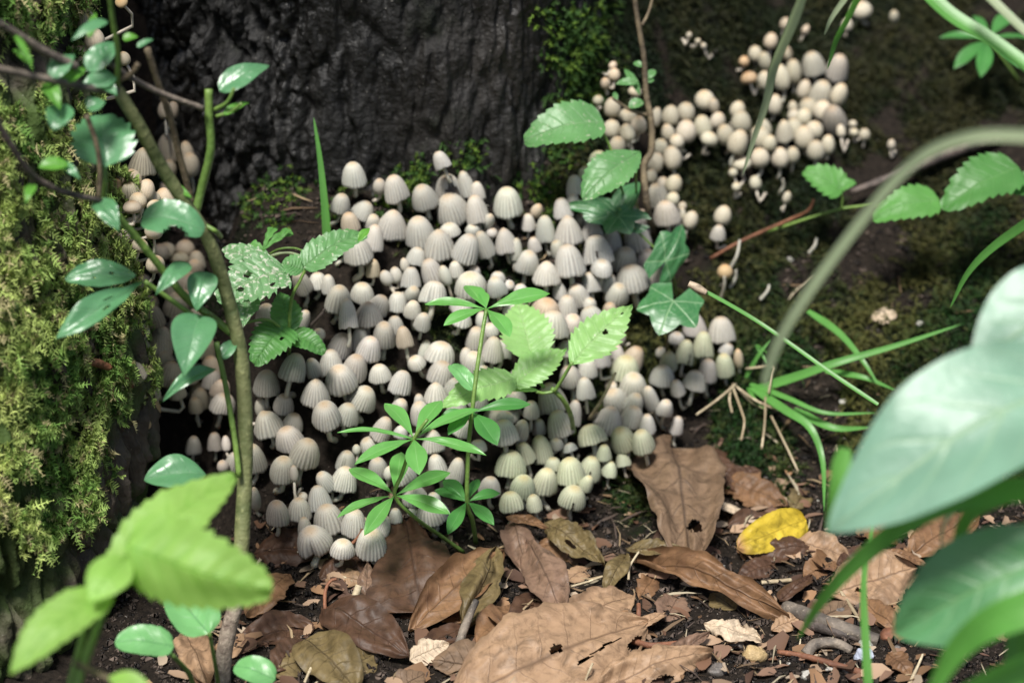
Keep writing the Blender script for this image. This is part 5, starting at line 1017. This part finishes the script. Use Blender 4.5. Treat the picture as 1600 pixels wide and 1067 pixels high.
stick('pale dry stalk at the bottom edge left of the olive folded leaf', [(476, 1066, .6), (482, 1052, 1), (488, 1040, 1)], .05, .05, 'straw', 'straw', 'straw')
stick('white thin splinter at the bottom right corner', [(1420, 1070, .4), (1432, 1045, .8), (1442, 1022, 1)], .07, .04, 'straw', 'straw', 'straw')
stick('reddish root bending out of the stump moss', [(128, 562, .6), (160, 570, 1.0), (188, 582, 1.0), (205, 602, .4)], .16, .13, 'russet', 'root', 'root')
stick('fine dark twig between the bramble and the caps', [(482, 512, .8), (498, 496, 1.4), (508, 483, 1.6)], .06, .05, 'dark_twig')
for k_, (q, l) in enumerate([([(1125, 470, .2), (1128, 450, 1), (1132, 432, 1.5)], 'small one below the fallen sprig'), ([(1138, 425, .4), (1148, 400, 1.2), (1156, 375, 1.5)], 'long one crossing the sprig'), ([(1140, 450, .3), (1146, 435, .6), (1150, 422, .9)], 'short one beside the ochre button'),
                              ([(1188, 468, .2), (1196, 455, .5), (1202, 445, .7)], 'leaning one on the moss'), ([(1264, 395, .2), (1270, 384, .5), (1276, 372, .7)], 'farthest one by the arching stalk'), ([(1216, 305, .2), (1221, 292, .6), (1223, 280, .9)], 'one below the right-hand caps')]):
    o = stick(f'bare whitish mushroom stem without its cap, {l}', [(x_ + 3 * (j_ == 1), y_, l_) for j_, (x_, y_, l_) in enumerate(q)], .075, .05, 'straw', 'mushroom stem', 'bare_mushroom_stem', .05); o['group'] = 'capless stems on the mossy bank'
    o.data.materials[0] = M['stem']
# ------------------------------------------------------------------ pebbles
def pebble(label, x, y, w_, mat, h_=.75, seed=0):
    c = gnd(x, y, .0); n_, m_ = 12, 18; ph = np.linspace(.02, np.pi - .02, n_); a = np.linspace(0, 2 * np.pi, m_, endpoint=False); P_, A_ = np.meshgrid(ph, a, indexing='ij')
    d_ = np.stack([np.sin(P_) * np.cos(A_), np.sin(P_) * np.sin(A_), np.cos(P_)], -1); s = w_ * mpp(75) / 2
    r_ = 1 + .38 * perlin(d_[..., 0] * 1.3 + seed * 5.1, d_[..., 1] * 1.3, d_[..., 2] * 1.3 + seed) + .1 * perlin(d_[..., 0] * 4 + seed, d_[..., 1] * 4, d_[..., 2] * 4)
    q = d_ * r_[..., None]; q = np.sign(q) * np.abs(q) ** .85
    V = c + q * s * np.array([1, .85, h_]) + np.array([0, 0, s * h_ * .35])
    o = mesh_obj('pebble', V.reshape(-1, 3), grid_faces(n_, m_, True), M[mat], None, org=c); tag(o, label, 'pebble', 'pebbles on the soil')
for i, (l, x, y, w_, m, h_) in enumerate([('tan knobbly stone at the bottom edge below the white fragment', 1178, 1030, 40, 'stone_tan', .8), ('blue-grey sharp flint right of the gnarled root', 1350, 1030, 32, 'blue_stone', .9), ('pale cream stone touching the blue-grey flint', 1352, 1010, 24, 'stone', .7),
      ('small light pebble at the bottom right of the twig', 1262, 1058, 22, 'stone', .7), ('dark grey pebble beside the small light one', 1324, 1052, 18, 'dark_flint', .8), ('rusty lump behind the blue-grey flint', 1396, 996, 44, 'russet', .5), ('white chip beside the yellow leaf below its brown end', 1184, 886, 18, 'stone', .7),
      ('grey pebble near the thick stick', 1312, 958, 26, 'dark_flint', .6), ('small dark pebble in front of the rusty lump', 1402, 1016, 16, 'dark_flint', .8), ('tiny pale pebble at the lower bottom right', 1344, 1066, 14, 'stone', .8), ('buff pebble above the bottom edge', 1296, 1050, 16, 'stone', .8),
      ('dark clod left of the tan knobbly stone', 1120, 1050, 34, 'dark_flint', .6), ('dark clod under the white fragment', 1150, 1010, 26, 'dark_flint', .6), ('grey chip near the gnarled root', 1288, 1034, 14, 'dark_flint', .7), ('white chip on the mossy right bank', 1234, 408, 13, 'stone', .9), ('pale chip on the bare soil right of the grass tuft', 1438, 508, 18, 'stone', .6), ('whitish pebble beside the grass blades', 1318, 630, 17, 'stone', .7), ('pale chip above the long green blade', 1354, 500, 10, 'stone', .7)]): pebble(l, x, y, w_, m, h_, i)
o = dl('knotted whitish papery fragment on the bottom soil', (1100, 975), (1190, 1000), 44, 'cream', .8, .8, prof='ellip', torn=.5, wave=.12, name='papery_fragment')
o['category'] = 'fragment'; o['group'] = ''
